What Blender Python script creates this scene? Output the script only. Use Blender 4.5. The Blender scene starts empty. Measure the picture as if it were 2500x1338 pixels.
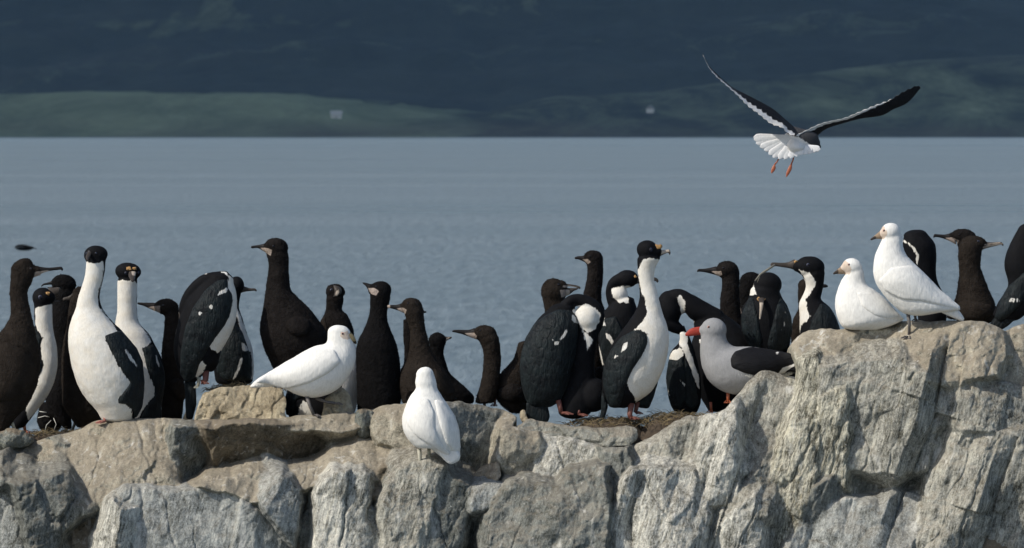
import bpy, math, random
import numpy as np
from mathutils import Vector
from mathutils.bvhtree import BVHTree

# ------------------------------------------------------------------ camera, sky, sun
S = bpy.context.scene
F = 13000.0; HZ = 318.0; CAMZ = 4.0          # focal length in photo pixels, horizon row, eye height
cam = bpy.data.cameras.new("camera"); co = bpy.data.objects.new("camera", cam)
S.collection.objects.link(co); S.camera = co
co.location = (0, 0, CAMZ); co.rotation_euler = (math.radians(90), 0, 0)
cam.sensor_width = 36; cam.lens = 36*F/2500; cam.shift_y = -(669-HZ)/2500
cam.clip_start = 0.5; cam.clip_end = 60000
cam.dof.use_dof = True; cam.dof.focus_distance = 20.0; cam.dof.aperture_fstop = 14

SUN = Vector((-0.66, -0.36, 0.66)).normalized()     # towards the sun
w = bpy.data.worlds.new("World"); S.world = w; w.use_nodes = True
wn = w.node_tree; bg = wn.nodes['Background']
sky = wn.nodes.new('ShaderNodeTexSky'); sky.sky_type = 'NISHITA'; sky.sun_disc = False
sky.sun_elevation = math.asin(SUN.z); sky.sun_rotation = math.atan2(SUN.x, SUN.y)
sky.air_density = 1.0; sky.dust_density = 1.5
wn.links.new(sky.outputs[0], bg.inputs[0]); bg.inputs[1].default_value = 0.14
sl = bpy.data.lights.new("sun", 'SUN'); sl.energy = 4.0; sl.angle = math.radians(0.5); sl.color = (1, .94, .84)
so = bpy.data.objects.new("sun", sl); S.collection.objects.link(so)
so.rotation_euler = SUN.to_track_quat('Z', 'Y').to_euler(); so.location = (-8, 10, 12)
S.view_settings.view_transform = 'Standard'; S.view_settings.look = 'None'
S.view_settings.gamma = 1; S.view_settings.exposure = 0.0
S.cycles.volume_bounces = 0

# ------------------------------------------------------------------ helpers
def W(px, py, Y): return np.array([(px-1250)*Y/F, Y, CAMZ-(py-HZ)*Y/F])

def hsh(ix, iy, iz, seed):
    h = (ix.astype(np.int64)*374761393 + iy.astype(np.int64)*668265263 + iz.astype(np.int64)*2147483647 + seed*974634777) & 0xffffffff
    h = ((h ^ (h >> 13))*1274126177) & 0xffffffff
    h = ((h ^ (h >> 16))*2246822519) & 0xffffffff
    return ((h ^ (h >> 13)) & 0xffffff)/float(0xffffff)
def vn(p, seed=0):
    i = np.floor(p); f = p-i; f = f*f*f*(f*(f*6-15)+10)
    x, y, z = i[:, 0], i[:, 1], i[:, 2]; r = 0
    for a in (0, 1):
        for b in (0, 1):
            for c in (0, 1):
                wt = (f[:, 0] if a else 1-f[:, 0])*(f[:, 1] if b else 1-f[:, 1])*(f[:, 2] if c else 1-f[:, 2])
                r = r+wt*hsh(x+a, y+b, z+c, seed)
    return r*2-1
def fbm(p, octs=4, seed=0, gain=.5):
    s = 0; a = 1
    for k in range(octs):
        s = s+a*vn(p*(2.03**k)+k*17.3, seed+k); a *= gain
    return s
def sdist(P, poly):
    """signed distance of 2-D points to a closed polygon, positive inside; also the nearest boundary point"""
    poly = np.asarray(poly, float); A = poly; B = np.roll(poly, -1, 0)
    best = np.full(len(P), 1e18); near = np.zeros((len(P), 2)); ins = np.zeros(len(P), bool)
    for a, b in zip(A, B):
        d = b-a; L = d@d
        if L < 1e-12: continue
        t = np.clip(((P-a)@d)/L, 0, 1); q = a+t[:, None]*d; dd = ((P-q)**2).sum(1)
        m = dd < best; best[m] = dd[m]; near[m] = q[m]
        c = (a[1] > P[:, 1]) != (b[1] > P[:, 1])
        with np.errstate(divide='ignore', invalid='ignore'):
            xx = a[0]+(P[:, 1]-a[1])/(b[1]-a[1] if b[1] != a[1] else 1e-9)*d[0]
        ins ^= c & (P[:, 0] < xx)
    s = np.sqrt(best); return np.where(ins, s, -s), near
def crom(pts, n):
    pts = np.asarray(pts, float); out = []
    E = np.vstack([2*pts[0]-pts[1], pts, 2*pts[-1]-pts[-2]])
    for i in range(1, len(E)-2):
        p0, p1, p2, p3 = E[i-1:i+3]
        for k in range(n):
            t = k/n
            out.append(.5*((2*p1)+(-p0+p2)*t+(2*p0-5*p1+4*p2-p3)*t*t+(-p0+3*p1-3*p2+p3)*t**3))
    out.append(E[-2]); return np.array(out)
def rough_poly(poly, step, amp, seed):
    rs = np.random.RandomState(seed); poly = np.asarray(poly, float); out = []
    for a, b in zip(poly, np.roll(poly, -1, 0)):
        n = max(1, int(np.linalg.norm(b-a)/step))
        for k in range(n):
            out.append(a+(b-a)*k/n)
    out = np.array(out); P3 = np.c_[out/28.0, np.full(len(out), seed*1.7)]
    off = np.c_[fbm(P3, 3, seed), fbm(P3+50, 3, seed+9)]*amp
    # gentle smoothing of the traced corners
    sm = (np.roll(out, 1, 0)+out*2+np.roll(out, -1, 0))/4
    return sm+off

def mkmesh(name, V, Fc, mat, smooth=True, attr=None, sharp=None):
    me = bpy.data.meshes.new(name); me.from_pydata([tuple(v) for v in V], [], [tuple(f) for f in Fc])
    if smooth: me.polygons.foreach_set('use_smooth', [True]*len(me.polygons))
    if attr is not None:
        a = me.attributes.new('m', 'FLOAT', 'POINT'); a.data.foreach_set('value', np.asarray(attr, dtype=np.float32))
    if mat: me.materials.append(mat)
    me.update(); return me
def link(name, me, parent=None, loc=None):
    o = bpy.data.objects.new(name, me); S.collection.objects.link(o)
    if parent is not None: o.parent = parent
    if loc is not None: o.location = loc
    return o
def thing(name, label, cat, loc, group=None):
    o = bpy.data.objects.new(name, None); S.collection.objects.link(o); o.location = loc
    o.empty_display_size = .1; o['label'] = label; o['category'] = cat
    if group: o['group'] = group
    return o

# ------------------------------------------------------------------ materials
def newmat(name):
    m = bpy.data.materials.new(name); m.use_nodes = True; nt = m.node_tree
    return m, nt, nt.nodes['Principled BSDF']
def N(nt, t, **kw):
    n = nt.nodes.new(t)
    for k, v in kw.items():
        if k.startswith('i_'):
            key = k[2:]; key = int(key) if key.isdigit() else key.replace('_', ' ')
            n.inputs[key].default_value = v
        else: setattr(n, k, v)
    return n
def mixc(nt, fac, a, b):
    n = nt.nodes.new('ShaderNodeMix'); n.data_type = 'RGBA'
    for s, v in ((0, fac), (6, a), (7, b)):
        if isinstance(v, (int, float)): n.inputs[s].default_value = v
        elif isinstance(v, tuple): n.inputs[s].default_value = (*v, 1)
        else: nt.links.new(v, n.inputs[s])
    return n.outputs[2]
def mth(nt, op, a, b=None, c=None, clamp=False):
    n = nt.nodes.new('ShaderNodeMath'); n.operation = op; n.use_clamp = clamp
    for s, v in enumerate((a, b, c)):
        if v is None: continue
        if isinstance(v, (int, float)): n.inputs[s].default_value = v
        else: nt.links.new(v, n.inputs[s])
    return n.outputs[0]
def ramp(nt, fac, stops):
    r = nt.nodes.new('ShaderNodeValToRGB'); e = r.color_ramp.elements
    while len(e) < len(stops): e.new(.5)
    for el, (p, c) in zip(e, stops): el.position = p; el.color = (*c, 1)
    nt.links.new(fac, r.inputs[0]); return r.outputs[0]
def noise(nt, vec, scale, detail=4, rough=.55, dist=0):
    n = N(nt, 'ShaderNodeTexNoise', i_Scale=scale, i_Detail=detail, i_Roughness=rough, i_Distortion=dist)
    nt.links.new(vec, n.inputs['Vector']); return n.outputs[0]
def mapping(nt, vec, scale=(1, 1, 1), rot=(0, 0, 0)):
    n = nt.nodes.new('ShaderNodeMapping'); n.inputs['Scale'].default_value = scale; n.inputs['Rotation'].default_value = rot
    nt.links.new(vec, n.inputs[0]); return n.outputs[0]
def plumage(name, A, B=None, var=.35, edge=.004, rough=.75, bump=.5, streak=(1, 1, .35), scale=260, sheen=0, A2=None, spec=.12, scal=0, sz=62):
    """two plumage colours parted by the signed distance 'm' (metres), with a feathery border"""
    m, nt, p = newmat(name); tc = N(nt, 'ShaderNodeTexCoord'); ob = tc.outputs['Object']
    sv = mapping(nt, ob, streak)
    n1 = noise(nt, sv, scale, 3); n2 = noise(nt, ob, 28, 4)
    A2 = A2 or tuple(c*(1-var) for c in A)
    ca = mixc(nt, mth(nt, 'MULTIPLY_ADD', n2, 2.2, -.6, True), A, A2)
    if B:
        at = N(nt, 'ShaderNodeAttribute', attribute_name='m')
        e = mth(nt, 'MULTIPLY_ADD', mth(nt, 'SUBTRACT', n1, .5), edge*3.2, at.outputs['Fac'])
        e = mth(nt, 'MULTIPLY_ADD', mth(nt, 'SUBTRACT', noise(nt, sv, scale*.3, 2), .5), edge*4, e)
        fac = mth(nt, 'MULTIPLY_ADD', e, 1/.0022, .5, True)
        B2 = (B[0]*.93, B[1]*.88, B[2]*.80)
        cb = mixc(nt, mth(nt, 'MULTIPLY_ADD', n2, 2, -.5, True), B, B2)
        ca = mixc(nt, fac, ca, cb)
    ca = mixc(nt, mth(nt, 'MULTIPLY_ADD', n1, 1.6, -.5, True), mixc(nt, .22, ca, (0, 0, 0)), ca)
    nt.links.new(ca, p.inputs['Base Color'])
    p.inputs['Roughness'].default_value = rough
    p.inputs['Specular IOR Level'].default_value = spec
    if sheen:
        p.inputs['Sheen Weight'].default_value = sheen; p.inputs['Sheen Roughness'].default_value = .5
        p.inputs['Sheen Tint'].default_value = (*[min(1, c*8+.1) for c in A], 1)
    b = N(nt, 'ShaderNodeBump', i_Strength=bump, i_Distance=.004)
    hh = mth(nt, 'ADD', n1, mth(nt, 'MULTIPLY', noise(nt, sv, scale*.35, 2), 1.2))
    if scal:
        vo = N(nt, 'ShaderNodeTexVoronoi', feature='F1', i_Scale=sz, i_Randomness=.75); nt.links.new(mapping(nt, mixc(nt, .012, ob, N(nt, 'ShaderNodeTexNoise', i_Scale=30.).outputs[1]), (1, 1, .55)), vo.inputs['Vector'])
        ed = mth(nt, 'MULTIPLY_ADD', vo.outputs['Distance'], 3.2, -1.35, True)
        hh = mth(nt, 'SUBTRACT', hh, mth(nt, 'MULTIPLY', ed, scal)); ca2 = mixc(nt, mth(nt, 'MULTIPLY', ed, .12*scal), ca, (.5*A[0]+.02, .5*A[1]+.02, .5*A[2]+.02)); nt.links.new(ca2, p.inputs['Base Color'])
    nt.links.new(hh, b.inputs['Height'])
    nt.links.new(b.outputs[0], p.inputs['Normal'])
    return m
def plain(name, col, rough=.5, bump=0, col2=None, scale=150):
    m, nt, p = newmat(name); tc = N(nt, 'ShaderNodeTexCoord')
    n = noise(nt, tc.outputs['Object'], scale, 3)
    nt.links.new(mixc(nt, mth(nt, 'MULTIPLY_ADD', n, 2, -.5, True), col, col2 or tuple(c*.65 for c in col)), p.inputs['Base Color'])
    p.inputs['Roughness'].default_value = rough
    if bump:
        b = N(nt, 'ShaderNodeBump', i_Strength=bump, i_Distance=.003); nt.links.new(n, b.inputs['Height']); nt.links.new(b.outputs[0], p.inputs['Normal'])
    return m
WHITE = (.76, .75, .71); CREAM = (.62, .59, .50)
M = dict(
 adult=plumage('adult_plumage', (.0085, .0088, .0105), WHITE, bump=.22, rough=.75, streak=(1, 1, .3), edge=.0035, spec=.07, scal=0),
 wing=plumage('adult_wing', (.0058, .0072, .0092), (.70, .70, .68), bump=1, rough=.5, streak=(1, 1, .14), scale=190, A2=(.016, .023, .025), spec=.12, edge=.0028, scal=.5, sz=60),
 chick=plumage('chick_down', (.0205, .0180, .0172), (.40, .34, .30), bump=1, rough=1, streak=(1, 1, .8), scale=260, spec=.03, A2=(.0105, .009, .0086), edge=.001),
 chickb=plumage('chick_down_brown', (.0330, .0272, .0230), (.40, .34, .30), bump=1, rough=1, streak=(1, 1, .8), scale=260, spec=.03, A2=(.018, .0145, .012), edge=.001),
 chickg=plumage('chick_down_black', (.0120, .0114, .0118), (.40, .34, .31), bump=1, rough=1, streak=(1, 1, .7), scale=260, spec=.03, edge=.001),
 white=plumage('white_plumage', (.83, .82, .78), (.66, .56, .48), bump=.32, rough=.8, streak=(1, 1, .3), var=.05, scale=150, scal=.15, sz=60),
 gull=plumage('gull_grey', (.31, .312, .318), (.62, .62, .60), bump=.3, rough=.8, var=.12, scale=200, edge=.006),
 gullwing=plumage('gull_wing', (.012, .012, .014), (.74, .74, .74), bump=.6, rough=.65, streak=(.3, 1, 1), scale=160, edge=.002),
 gulltail=plumage('gull_tail', (.82, .82, .82), (.3, .3, .3), bump=.25, rough=.8, var=.05),
 bill=plumage('dark_bill', (.022, .020, .020), (.44, .37, .33), bump=.2, rough=.45, var=.4, edge=.0006),
 billb=plumage('horn_bill', (.085, .072, .063), (.48, .42, .36), bump=.2, rough=.42, var=.5, edge=.0006),
 sheath=plumage('sheath_bill', (.34, .25, .17), (.05, .04, .035), bump=.4, rough=.5, var=.3, edge=.002),
 yell=plumage('yellow_bill', (.42, .32, .16), (.05, .04, .03), bump=.3, rough=.5, var=.3, edge=.001),
 red=plumage('red_bill', (.40, .060, .042), (.25, .03, .02), bump=.1, rough=.4, var=.2),
 car=plain('caruncle_skin', (.50, .30, .10), .65, .9, (.26, .13, .05), 420),
 pinkskin=plain('pink_skin', (.48, .26, .22), .6, .3),
 greyskin=plain('grey_skin', (.11, .10, .095), .6, .3),
 eye=plain('eye', (.01, .008, .01), .08), ring=plain('eye_ring', (.02, .03, .07), .5),
 foot=plain('pink_foot', (.40, .16, .125), .55, .3), footo=plain('orange_foot', (.36, .10, .035), .5, .3, (.25, .06, .03)), footd=plain('dull_red_foot', (.16, .055, .04), .6, .4),
 footg=plain('grey_foot', (.085, .085, .08), .6, .4), footw=plain('pale_foot', (.40, .38, .30), .6, .4),
 quill=plain('pale_quill', (.5, .5, .46), .6), stalk=plain('grass_stalk', (.20, .19, .15), .8),
)

# ------------------------------------------------------------------ crops of the photograph used for reading off shapes
CR = {1: (0, 560, .3885), 2: (320, 560, .3885), 3: (600, 560, .3885), 4: (860, 680, .3587), 5: (1180, 560, .3887),
      6: (1560, 560, .3885), 7: (1980, 520, .2541), 8: (1690, 120, .2541), 0: (0, 0, 1)}

class Ctx:
    def __init__(s, crop, Y): s.x0, s.y0, s.k = CR[crop]; s.Y = Y; s.u = s.k*Y/F
    def p(s, x, y):                       # reading -> world x, z
        return np.array([(s.x0+x*s.k-1250)*s.Y/F, CAMZ-(s.y0+y*s.k-HZ)*s.Y/F])

def loft(ctx, secs, df=.82, cap=(.5, .5), n=5, seg=36, dys=None):
    """secs: (x1,y1,x2,y2[,dy]) outline pairs; round cross-sections as deep as df times their width"""
    R = []
    for s in secs:
        a = ctx.p(s[0], s[1]); b = ctx.p(s[2], s[3]); dy = s[4]*ctx.u if len(s) > 4 else 0
        R.append([*((a+b)/2), *((b-a)/2), dy])
    R = crom(R, n); th = np.linspace(0, 2*np.pi, seg, endpoint=False); rings = []
    def ring(c, h, dy, sc, off):
        r = np.hypot(*h)
        return np.c_[c[0]+off[0]+h[0]*sc*np.cos(th), ctx.Y+dy+r*df*sc*np.sin(th), c[1]+off[1]+h[1]*sc*np.cos(th)]
    for end, idx, nb in (('a', 0, 1), ('b', len(R)-1, len(R)-2)):
        c = R[idx]; t = c[:2]-R[nb][:2]; t = t/(np.linalg.norm(t)+1e-9); r = np.hypot(c[2], c[3])
        cp = cap[0] if end == 'a' else cap[1]; rr = []
        for q in (.35, .65, .87, .98):
            rr.append(ring(c[:2], c[2:4], c[4], math.sqrt(1-q*q), t*r*cp*q))
        if end == 'a': A = rr[::-1]
        else: Bc = rr
    rings = A+[ring(c[:2], c[2:4], c[4], 1, (0, 0)) for c in R]+Bc
    V = np.vstack(rings); Fc = []; m = len(rings)
    for i in range(m-1):
        for j in range(seg):
            k = (j+1) % seg; Fc.append((i*seg+j, i*seg+k, (i+1)*seg+k, (i+1)*seg+j))
    Fc.append(tuple(range(seg))[::-1]); Fc.append(tuple((m-1)*seg+j for j in range(seg)))
    return V, Fc
def ell(ctx, cx, cy, rx, ry, rot=0, df=.85, dy=0, seg=28):
    c = ctx.p(cx, cy); rx *= ctx.u; ry *= ctx.u; rd = min(rx, ry)*df*1.05; V = []; Fc = []; r = math.radians(rot); nr = 14
    for i in range(nr+1):
        ph = math.pi*i/nr
        for j in range(seg):
            t = 2*math.pi*j/seg
            a, b, d = rx*math.cos(ph), ry*math.sin(ph)*math.cos(t), rd*math.sin(ph)*math.sin(t)
            V.append((c[0]+a*math.cos(r)+b*math.sin(r), ctx.Y+dy*ctx.u+d, c[1]-a*math.sin(r)+b*math.cos(r)))
    for i in range(nr):
        for j in range(seg):
            k = (j+1) % seg; Fc.append((i*seg+j, i*seg+k, (i+1)*seg+k, (i+1)*seg+j))
    return np.array(V), Fc
def join(parts):
    V = []; Fc = []; o = 0
    for v, f in parts:
        V.append(v); Fc += [tuple(i+o for i in q) for q in f]; o += len(v)
    return np.vstack(V), Fc
def tube3(pts, rad, seg=8):
    """tube through world points"""
    pts = [Vector(p) for p in pts]; V = []; Fc = []
    if isinstance(rad, (int, float)): rad = [rad]*len(pts)
    for i, p in enumerate(pts):
        t = (pts[min(i+1, len(pts)-1)]-pts[max(i-1, 0)]).normalized()
        a = t.cross(Vector((0, 1, .01))).normalized(); b = t.cross(a)
        for j in range(seg):
            th = 2*math.pi*j/seg; V.append(p+(a*math.cos(th)+b*math.sin(th))*rad[i])
    for i in range(len(pts)-1):
        for j in range(seg):
            k = (j+1) % seg; Fc.append((i*seg+j, i*seg+k, (i+1)*seg+k, (i+1)*seg+j))
    Fc.append(tuple(range(seg))[::-1]); Fc.append(tuple((len(pts)-1)*seg+j for j in range(seg)))
    return np.array([tuple(v) for v in V]), Fc

def fuse(V, Fc, voxel=.0042, smooth=5):
    me = bpy.data.meshes.new('tmp'); me.from_pydata([tuple(v) for v in V], [], Fc); me.update()
    o = bpy.data.objects.new('tmp', me); S.collection.objects.link(o)
    r = o.modifiers.new('r', 'REMESH'); r.mode = 'VOXEL'; r.voxel_size = voxel
    s = o.modifiers.new('s', 'SMOOTH'); s.iterations = smooth; s.factor = .5
    dg = bpy.context.evaluated_depsgraph_get(); ev = o.evaluated_get(dg); m2 = ev.to_mesh()
    n = len(m2.vertices); v = np.empty(n*3, np.float32); m2.vertices.foreach_get('co', v)
    f = [tuple(p.vertices) for p in m2.polygons]; nn = np.empty(n*3, np.float32); m2.vertices.foreach_get('normal', nn)
    ev.to_mesh_clear(); bpy.data.objects.remove(o); bpy.data.meshes.remove(me)
    return v.reshape(-1, 3).astype(float), f, nn.reshape(-1, 3).astype(float)

def grid_poly(poly, h):
    """quads covering a polygon, border vertices pulled onto its outline"""
    poly = np.asarray(poly); lo = poly.min(0)-h; hi = poly.max(0)+h
    nx = int((hi[0]-lo[0])/h)+2; nz = int((hi[1]-lo[1])/h)+2
    gx, gz = np.meshgrid(lo[0]+np.arange(nx)*h, lo[1]+np.arange(nz)*h); P = np.c_[gx.ravel(), gz.ravel()]
    d, near = sdist(P, poly); ok = (d > -h*.55).reshape(nz, nx)
    cell = ok[:-1, :-1] & ok[1:, :-1] & ok[:-1, 1:] & ok[1:, 1:]
    idx = np.arange(nx*nz).reshape(nz, nx)
    q = np.stack([idx[:-1, :-1][cell], idx[:-1, 1:][cell], idx[1:, 1:][cell], idx[1:, :-1][cell]], 1)
    used = np.unique(q); mp = -np.ones(nx*nz, int); mp[used] = np.arange(len(used))
    P = P[used]; d = d[used]; near = near[used]; q = mp[q]
    e = np.sort(np.vstack([q[:, [0, 1]], q[:, [1, 2]], q[:, [2, 3]], q[:, [3, 0]]]), 1)
    eu, cnt = np.unique(e, axis=0, return_counts=True)
    bnd = np.zeros(len(P), bool); bnd[eu[cnt == 1].ravel()] = True
    snap = bnd | (d < 0)
    P[snap] = near[snap]; d = np.where(snap, 0, d)
    # oriented border edges
    ed = {}
    for f in q:
        for a, b in ((f[0], f[1]), (f[1], f[2]), (f[2], f[3]), (f[3], f[0])): ed[(int(a), int(b))] = 1
    border = [(a, b) for (a, b) in ed if (b, a) not in ed]
    return P, d, q, border, eu
def lap(val, eu, n, it, fixed=None):
    deg = np.bincount(eu.ravel(), minlength=n).astype(float)
    for _ in range(it):
        s = np.zeros(n); np.add.at(s, eu[:, 0], val[eu[:, 1]]); np.add.at(s, eu[:, 1], val[eu[:, 0]])
        v = s/np.maximum(deg, 1)
        val = v if fixed is None else np.where(fixed, val, v)
    return val

def pillow(ctx, poly, bvh, t, side=-1, h=None, back=.014, R=None, marks=(), yoff=0, feath=None):
    """a padded shape (folded wing, tail) lying on the body's near (side=-1) or far (side=1) surface"""
    P0 = np.array([ctx.p(*q) for q in poly]); h = h or .0042
    P0 = rough_poly(P0*1000, 8, .8, 3)/1000
    P, d, q, border, eu = grid_poly(P0, h); n = len(P); R = R or .03
    y = np.full(n, np.nan)
    if bvh is not None:
        for i in range(n):
            hit = bvh.ray_cast(Vector((P[i, 0], ctx.Y+side*2, P[i, 1])), Vector((0, -side, 0)))
            if hit[0] is not None: y[i] = hit[0].y
    got = ~np.isnan(y)
    if got.any():
        m = np.nanmean(y); far = got & (side*(y-ctx.Y) < .25*np.nanmax(side*(y-ctx.Y)))   # drop the steep rim
        got = got & ~far
        m = np.nanmean(y[got]) if got.any() else m
        y = np.where(got, y, m); y = lap(y, eu, n, 60, got); y = lap(y, eu, n, 14)
    else: y = np.full(n, ctx.Y+yoff)
    y = y+(yoff if bvh is not None else 0)
    x = np.clip(d/R, 0, 1); prof = np.sqrt(np.maximum(0, 1-(1-x)**2))
    if feath:            # (angle deg, spacing m, amplitude m): rows of long feathers
        a, sp, am = feath; a = math.radians(a); c = (P[:, 0]*-math.sin(a)+P[:, 1]*math.cos(a))/sp
        c = c+.8*vn(np.c_[P*9, np.zeros(n)], 5); y = y-side*0+side*0; prof = prof+np.abs((c % 1)-.5)*2*am/t
    yf = y+side*(prof*t+.0015); yb = y-side*back*.9+side*.002
    if bvh is None: yb = y-side*(prof*t+.0015)
    V = np.vstack([np.c_[P[:, 0], yf, P[:, 1]], np.c_[P[:, 0], yb, P[:, 1]]])
    Fc = [tuple(f) for f in q]+[tuple(int(i)+n for i in f[::-1]) for f in q]
    for a, b in border: Fc.append((b, a, a+n, b+n))
    if side == 1: Fc = [f[::-1] for f in Fc]
    at = maskd(ctx, P, marks); return V, Fc, np.r_[at, at]
def maskd(ctx, P, polys):
    r = np.full(len(P), -.05)
    for pl in polys:
        d, _ = sdist(P, [ctx.p(*q) for q in pl]); r = np.maximum(r, d)
    return r

# ------------------------------------------------------------------ rock, water, hills
def rockmat(name, stops, ang=80, stretch=5, strat=.5, soil=.35, dark=(.06, .058, .05), scale=9, bump=1.0, streak=(.42, .38, .25), soilc=(.20, .155, .105), pale=.3):
    m, nt, p = newmat(name); tc = N(nt, 'ShaderNodeTexCoord'); g = N(nt, 'ShaderNodeNewGeometry'); ob = tc.outputs['Object']
    rot = mapping(nt, ob, (1, 1, 1), (0, math.radians(ang), 0))
    st = mapping(nt, rot, (1, stretch*.6, stretch))
    big = noise(nt, ob, scale*.55, 6, .6, .4); mid = noise(nt, ob, scale*3.2, 6, .65, .6); fine = noise(nt, ob, scale*17, 5, .7)
    fol = noise(nt, st, scale*2.2, 5, .62, .5); fol2 = noise(nt, st, scale*6, 4, .6, .3)
    v = mth(nt, 'ADD', mth(nt, 'MULTIPLY', big, 1-strat*.5), mth(nt, 'MULTIPLY', fol, strat*.8))
    v = mth(nt, 'ADD', v, mth(nt, 'MULTIPLY', mth(nt, 'SUBTRACT', mid, .5), .55))
    v = mth(nt, 'MULTIPLY_ADD', v, 1.5, -.32-.45*strat*.6, True)
    c = ramp(nt, v, [(i/(len(stops)-1)*.8+.1, s) for i, s in enumerate(stops)])
    # foliation streaks
    sf = mth(nt, 'MULTIPLY', mth(nt, 'MULTIPLY_ADD', fol2, 6, -3.3, True), strat)
    c = mixc(nt, sf, c, streak)
    sd = mth(nt, 'MULTIPLY', mth(nt, 'MULTIPLY_ADD', fol, -7, 3.0, True), .35+strat*.5)
    c = mixc(nt, sd, c, dark)
    # dark pits and pale lichen / guano specks
    c = mixc(nt, mth(nt, 'MULTIPLY_ADD', mid, -9, 3.3, True), c, dark)
    c = mixc(nt, mth(nt, 'MULTIPLY', mth(nt, 'MULTIPLY_ADD', noise(nt, ob, scale*5, 5, .7), 9, -5.4, True), pale), c, (.55, .54, .50))
    hf = noise(nt, ob, scale*34, 3, .7); gr = mth(nt, 'ADD', fine, mth(nt, 'MULTIPLY', hf, .8))
    c = mixc(nt, mth(nt, 'MULTIPLY', mth(nt, 'MULTIPLY_ADD', gr, -5, 4.3, True), .55), c, mixc(nt, .8, c, (.03, .03, .022)))
    c = mixc(nt, mth(nt, 'MULTIPLY', mth(nt, 'MULTIPLY_ADD', gr, 6, -5.9, True), .45), c, mixc(nt, .6, c, (.75, .72, .64)))
    # soil caught on upward faces
    nz = N(nt, 'ShaderNodeSeparateXYZ'); nt.links.new(g.outputs['Normal'], nz.inputs[0])
    sm = mth(nt, 'ADD', mth(nt, 'MULTIPLY', nz.outputs[2], 1.5), mth(nt, 'MULTIPLY', big, 1.6))
    sm = mth(nt, 'MULTIPLY', mth(nt, 'MULTIPLY_ADD', sm, 2.2, -3.0, True), soil)
    c = mixc(nt, sm, c, soilc)
    nt.links.new(c, p.inputs['Base Color']); p.inputs['Roughness'].default_value = .9; p.inputs['Specular IOR Level'].default_value = .2
    b = N(nt, 'ShaderNodeBump', i_Strength=bump, i_Distance=.012)
    h = mth(nt, 'ADD', mth(nt, 'MULTIPLY', mid, 1.0), mth(nt, 'MULTIPLY', fine, .45)); h = mth(nt, 'ADD', h, mth(nt, 'MULTIPLY', fol2, strat*.9))
    nt.links.new(h, b.inputs['Height']); nt.links.new(b.outputs[0], p.inputs['Normal'])
    return m
RM = dict(
 tan=rockmat('tan_rock', [(0.166, 0.138, 0.103), (0.331, 0.283, 0.214), (0.497, 0.428, 0.324), (0.552, 0.497, 0.400)], ang=20, strat=.15, soil=.6, pale=.25),
 brown=rockmat('brown_rock', [(0.062, 0.055, 0.041), (0.138, 0.117, 0.083), (0.221, 0.193, 0.145), (0.304, 0.269, 0.207)], ang=70, strat=.2, soil=.6, pale=.15),
 slate=rockmat('slate_rock', [(0.186, 0.200, 0.186), (0.276, 0.290, 0.269), (0.359, 0.366, 0.331), (0.455, 0.455, 0.400)], ang=84, stretch=7, strat=.28, soil=.7, bump=.55, pale=.2, streak=(0.524, 0.538, 0.469)),
 grey=rockmat('grey_rock', [(0.152, 0.152, 0.131), (0.276, 0.276, 0.241), (0.414, 0.400, 0.345), (0.580, 0.552, 0.469)], ang=75, stretch=4, strat=.35, soil=.45),
 mott=rockmat('mottled_rock', [(0.069, 0.083, 0.076), (0.152, 0.166, 0.152), (0.262, 0.269, 0.241), (0.469, 0.469, 0.414)], ang=40, stretch=3, strat=.45, soil=.75, scale=12, pale=.4),
 strat=rockmat('streaky_rock', [(0.179, 0.179, 0.152), (0.331, 0.310, 0.241), (0.524, 0.483, 0.373), (0.690, 0.635, 0.497)], ang=72, stretch=12, strat=.95, soil=.1, streak=(0.718, 0.607, 0.331), scale=11),
 pale=rockmat('pale_rock', [(0.276, 0.269, 0.235), (0.442, 0.414, 0.352), (0.580, 0.538, 0.455), (0.718, 0.676, 0.580)], ang=80, stretch=7, strat=.5, soil=.3),
 speck=rockmat('speckled_rock', [(0.166, 0.138, 0.090), (0.414, 0.345, 0.235), (0.635, 0.552, 0.386), (0.750, 0.731, 0.524)], ang=30, strat=.1, soil=.15, scale=22, pale=.5, dark=(0.097, 0.076, 0.048)),
 dark=rockmat('recess_dark_rock', [(0.030, 0.036, 0.032), (0.069, 0.077, 0.069), (0.124, 0.131, 0.117), (0.207, 0.214, 0.193)], ang=75, strat=.4, soil=.2, pale=.1),  # palette darkened for the deep recess block
)
ROOT = {}
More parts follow.
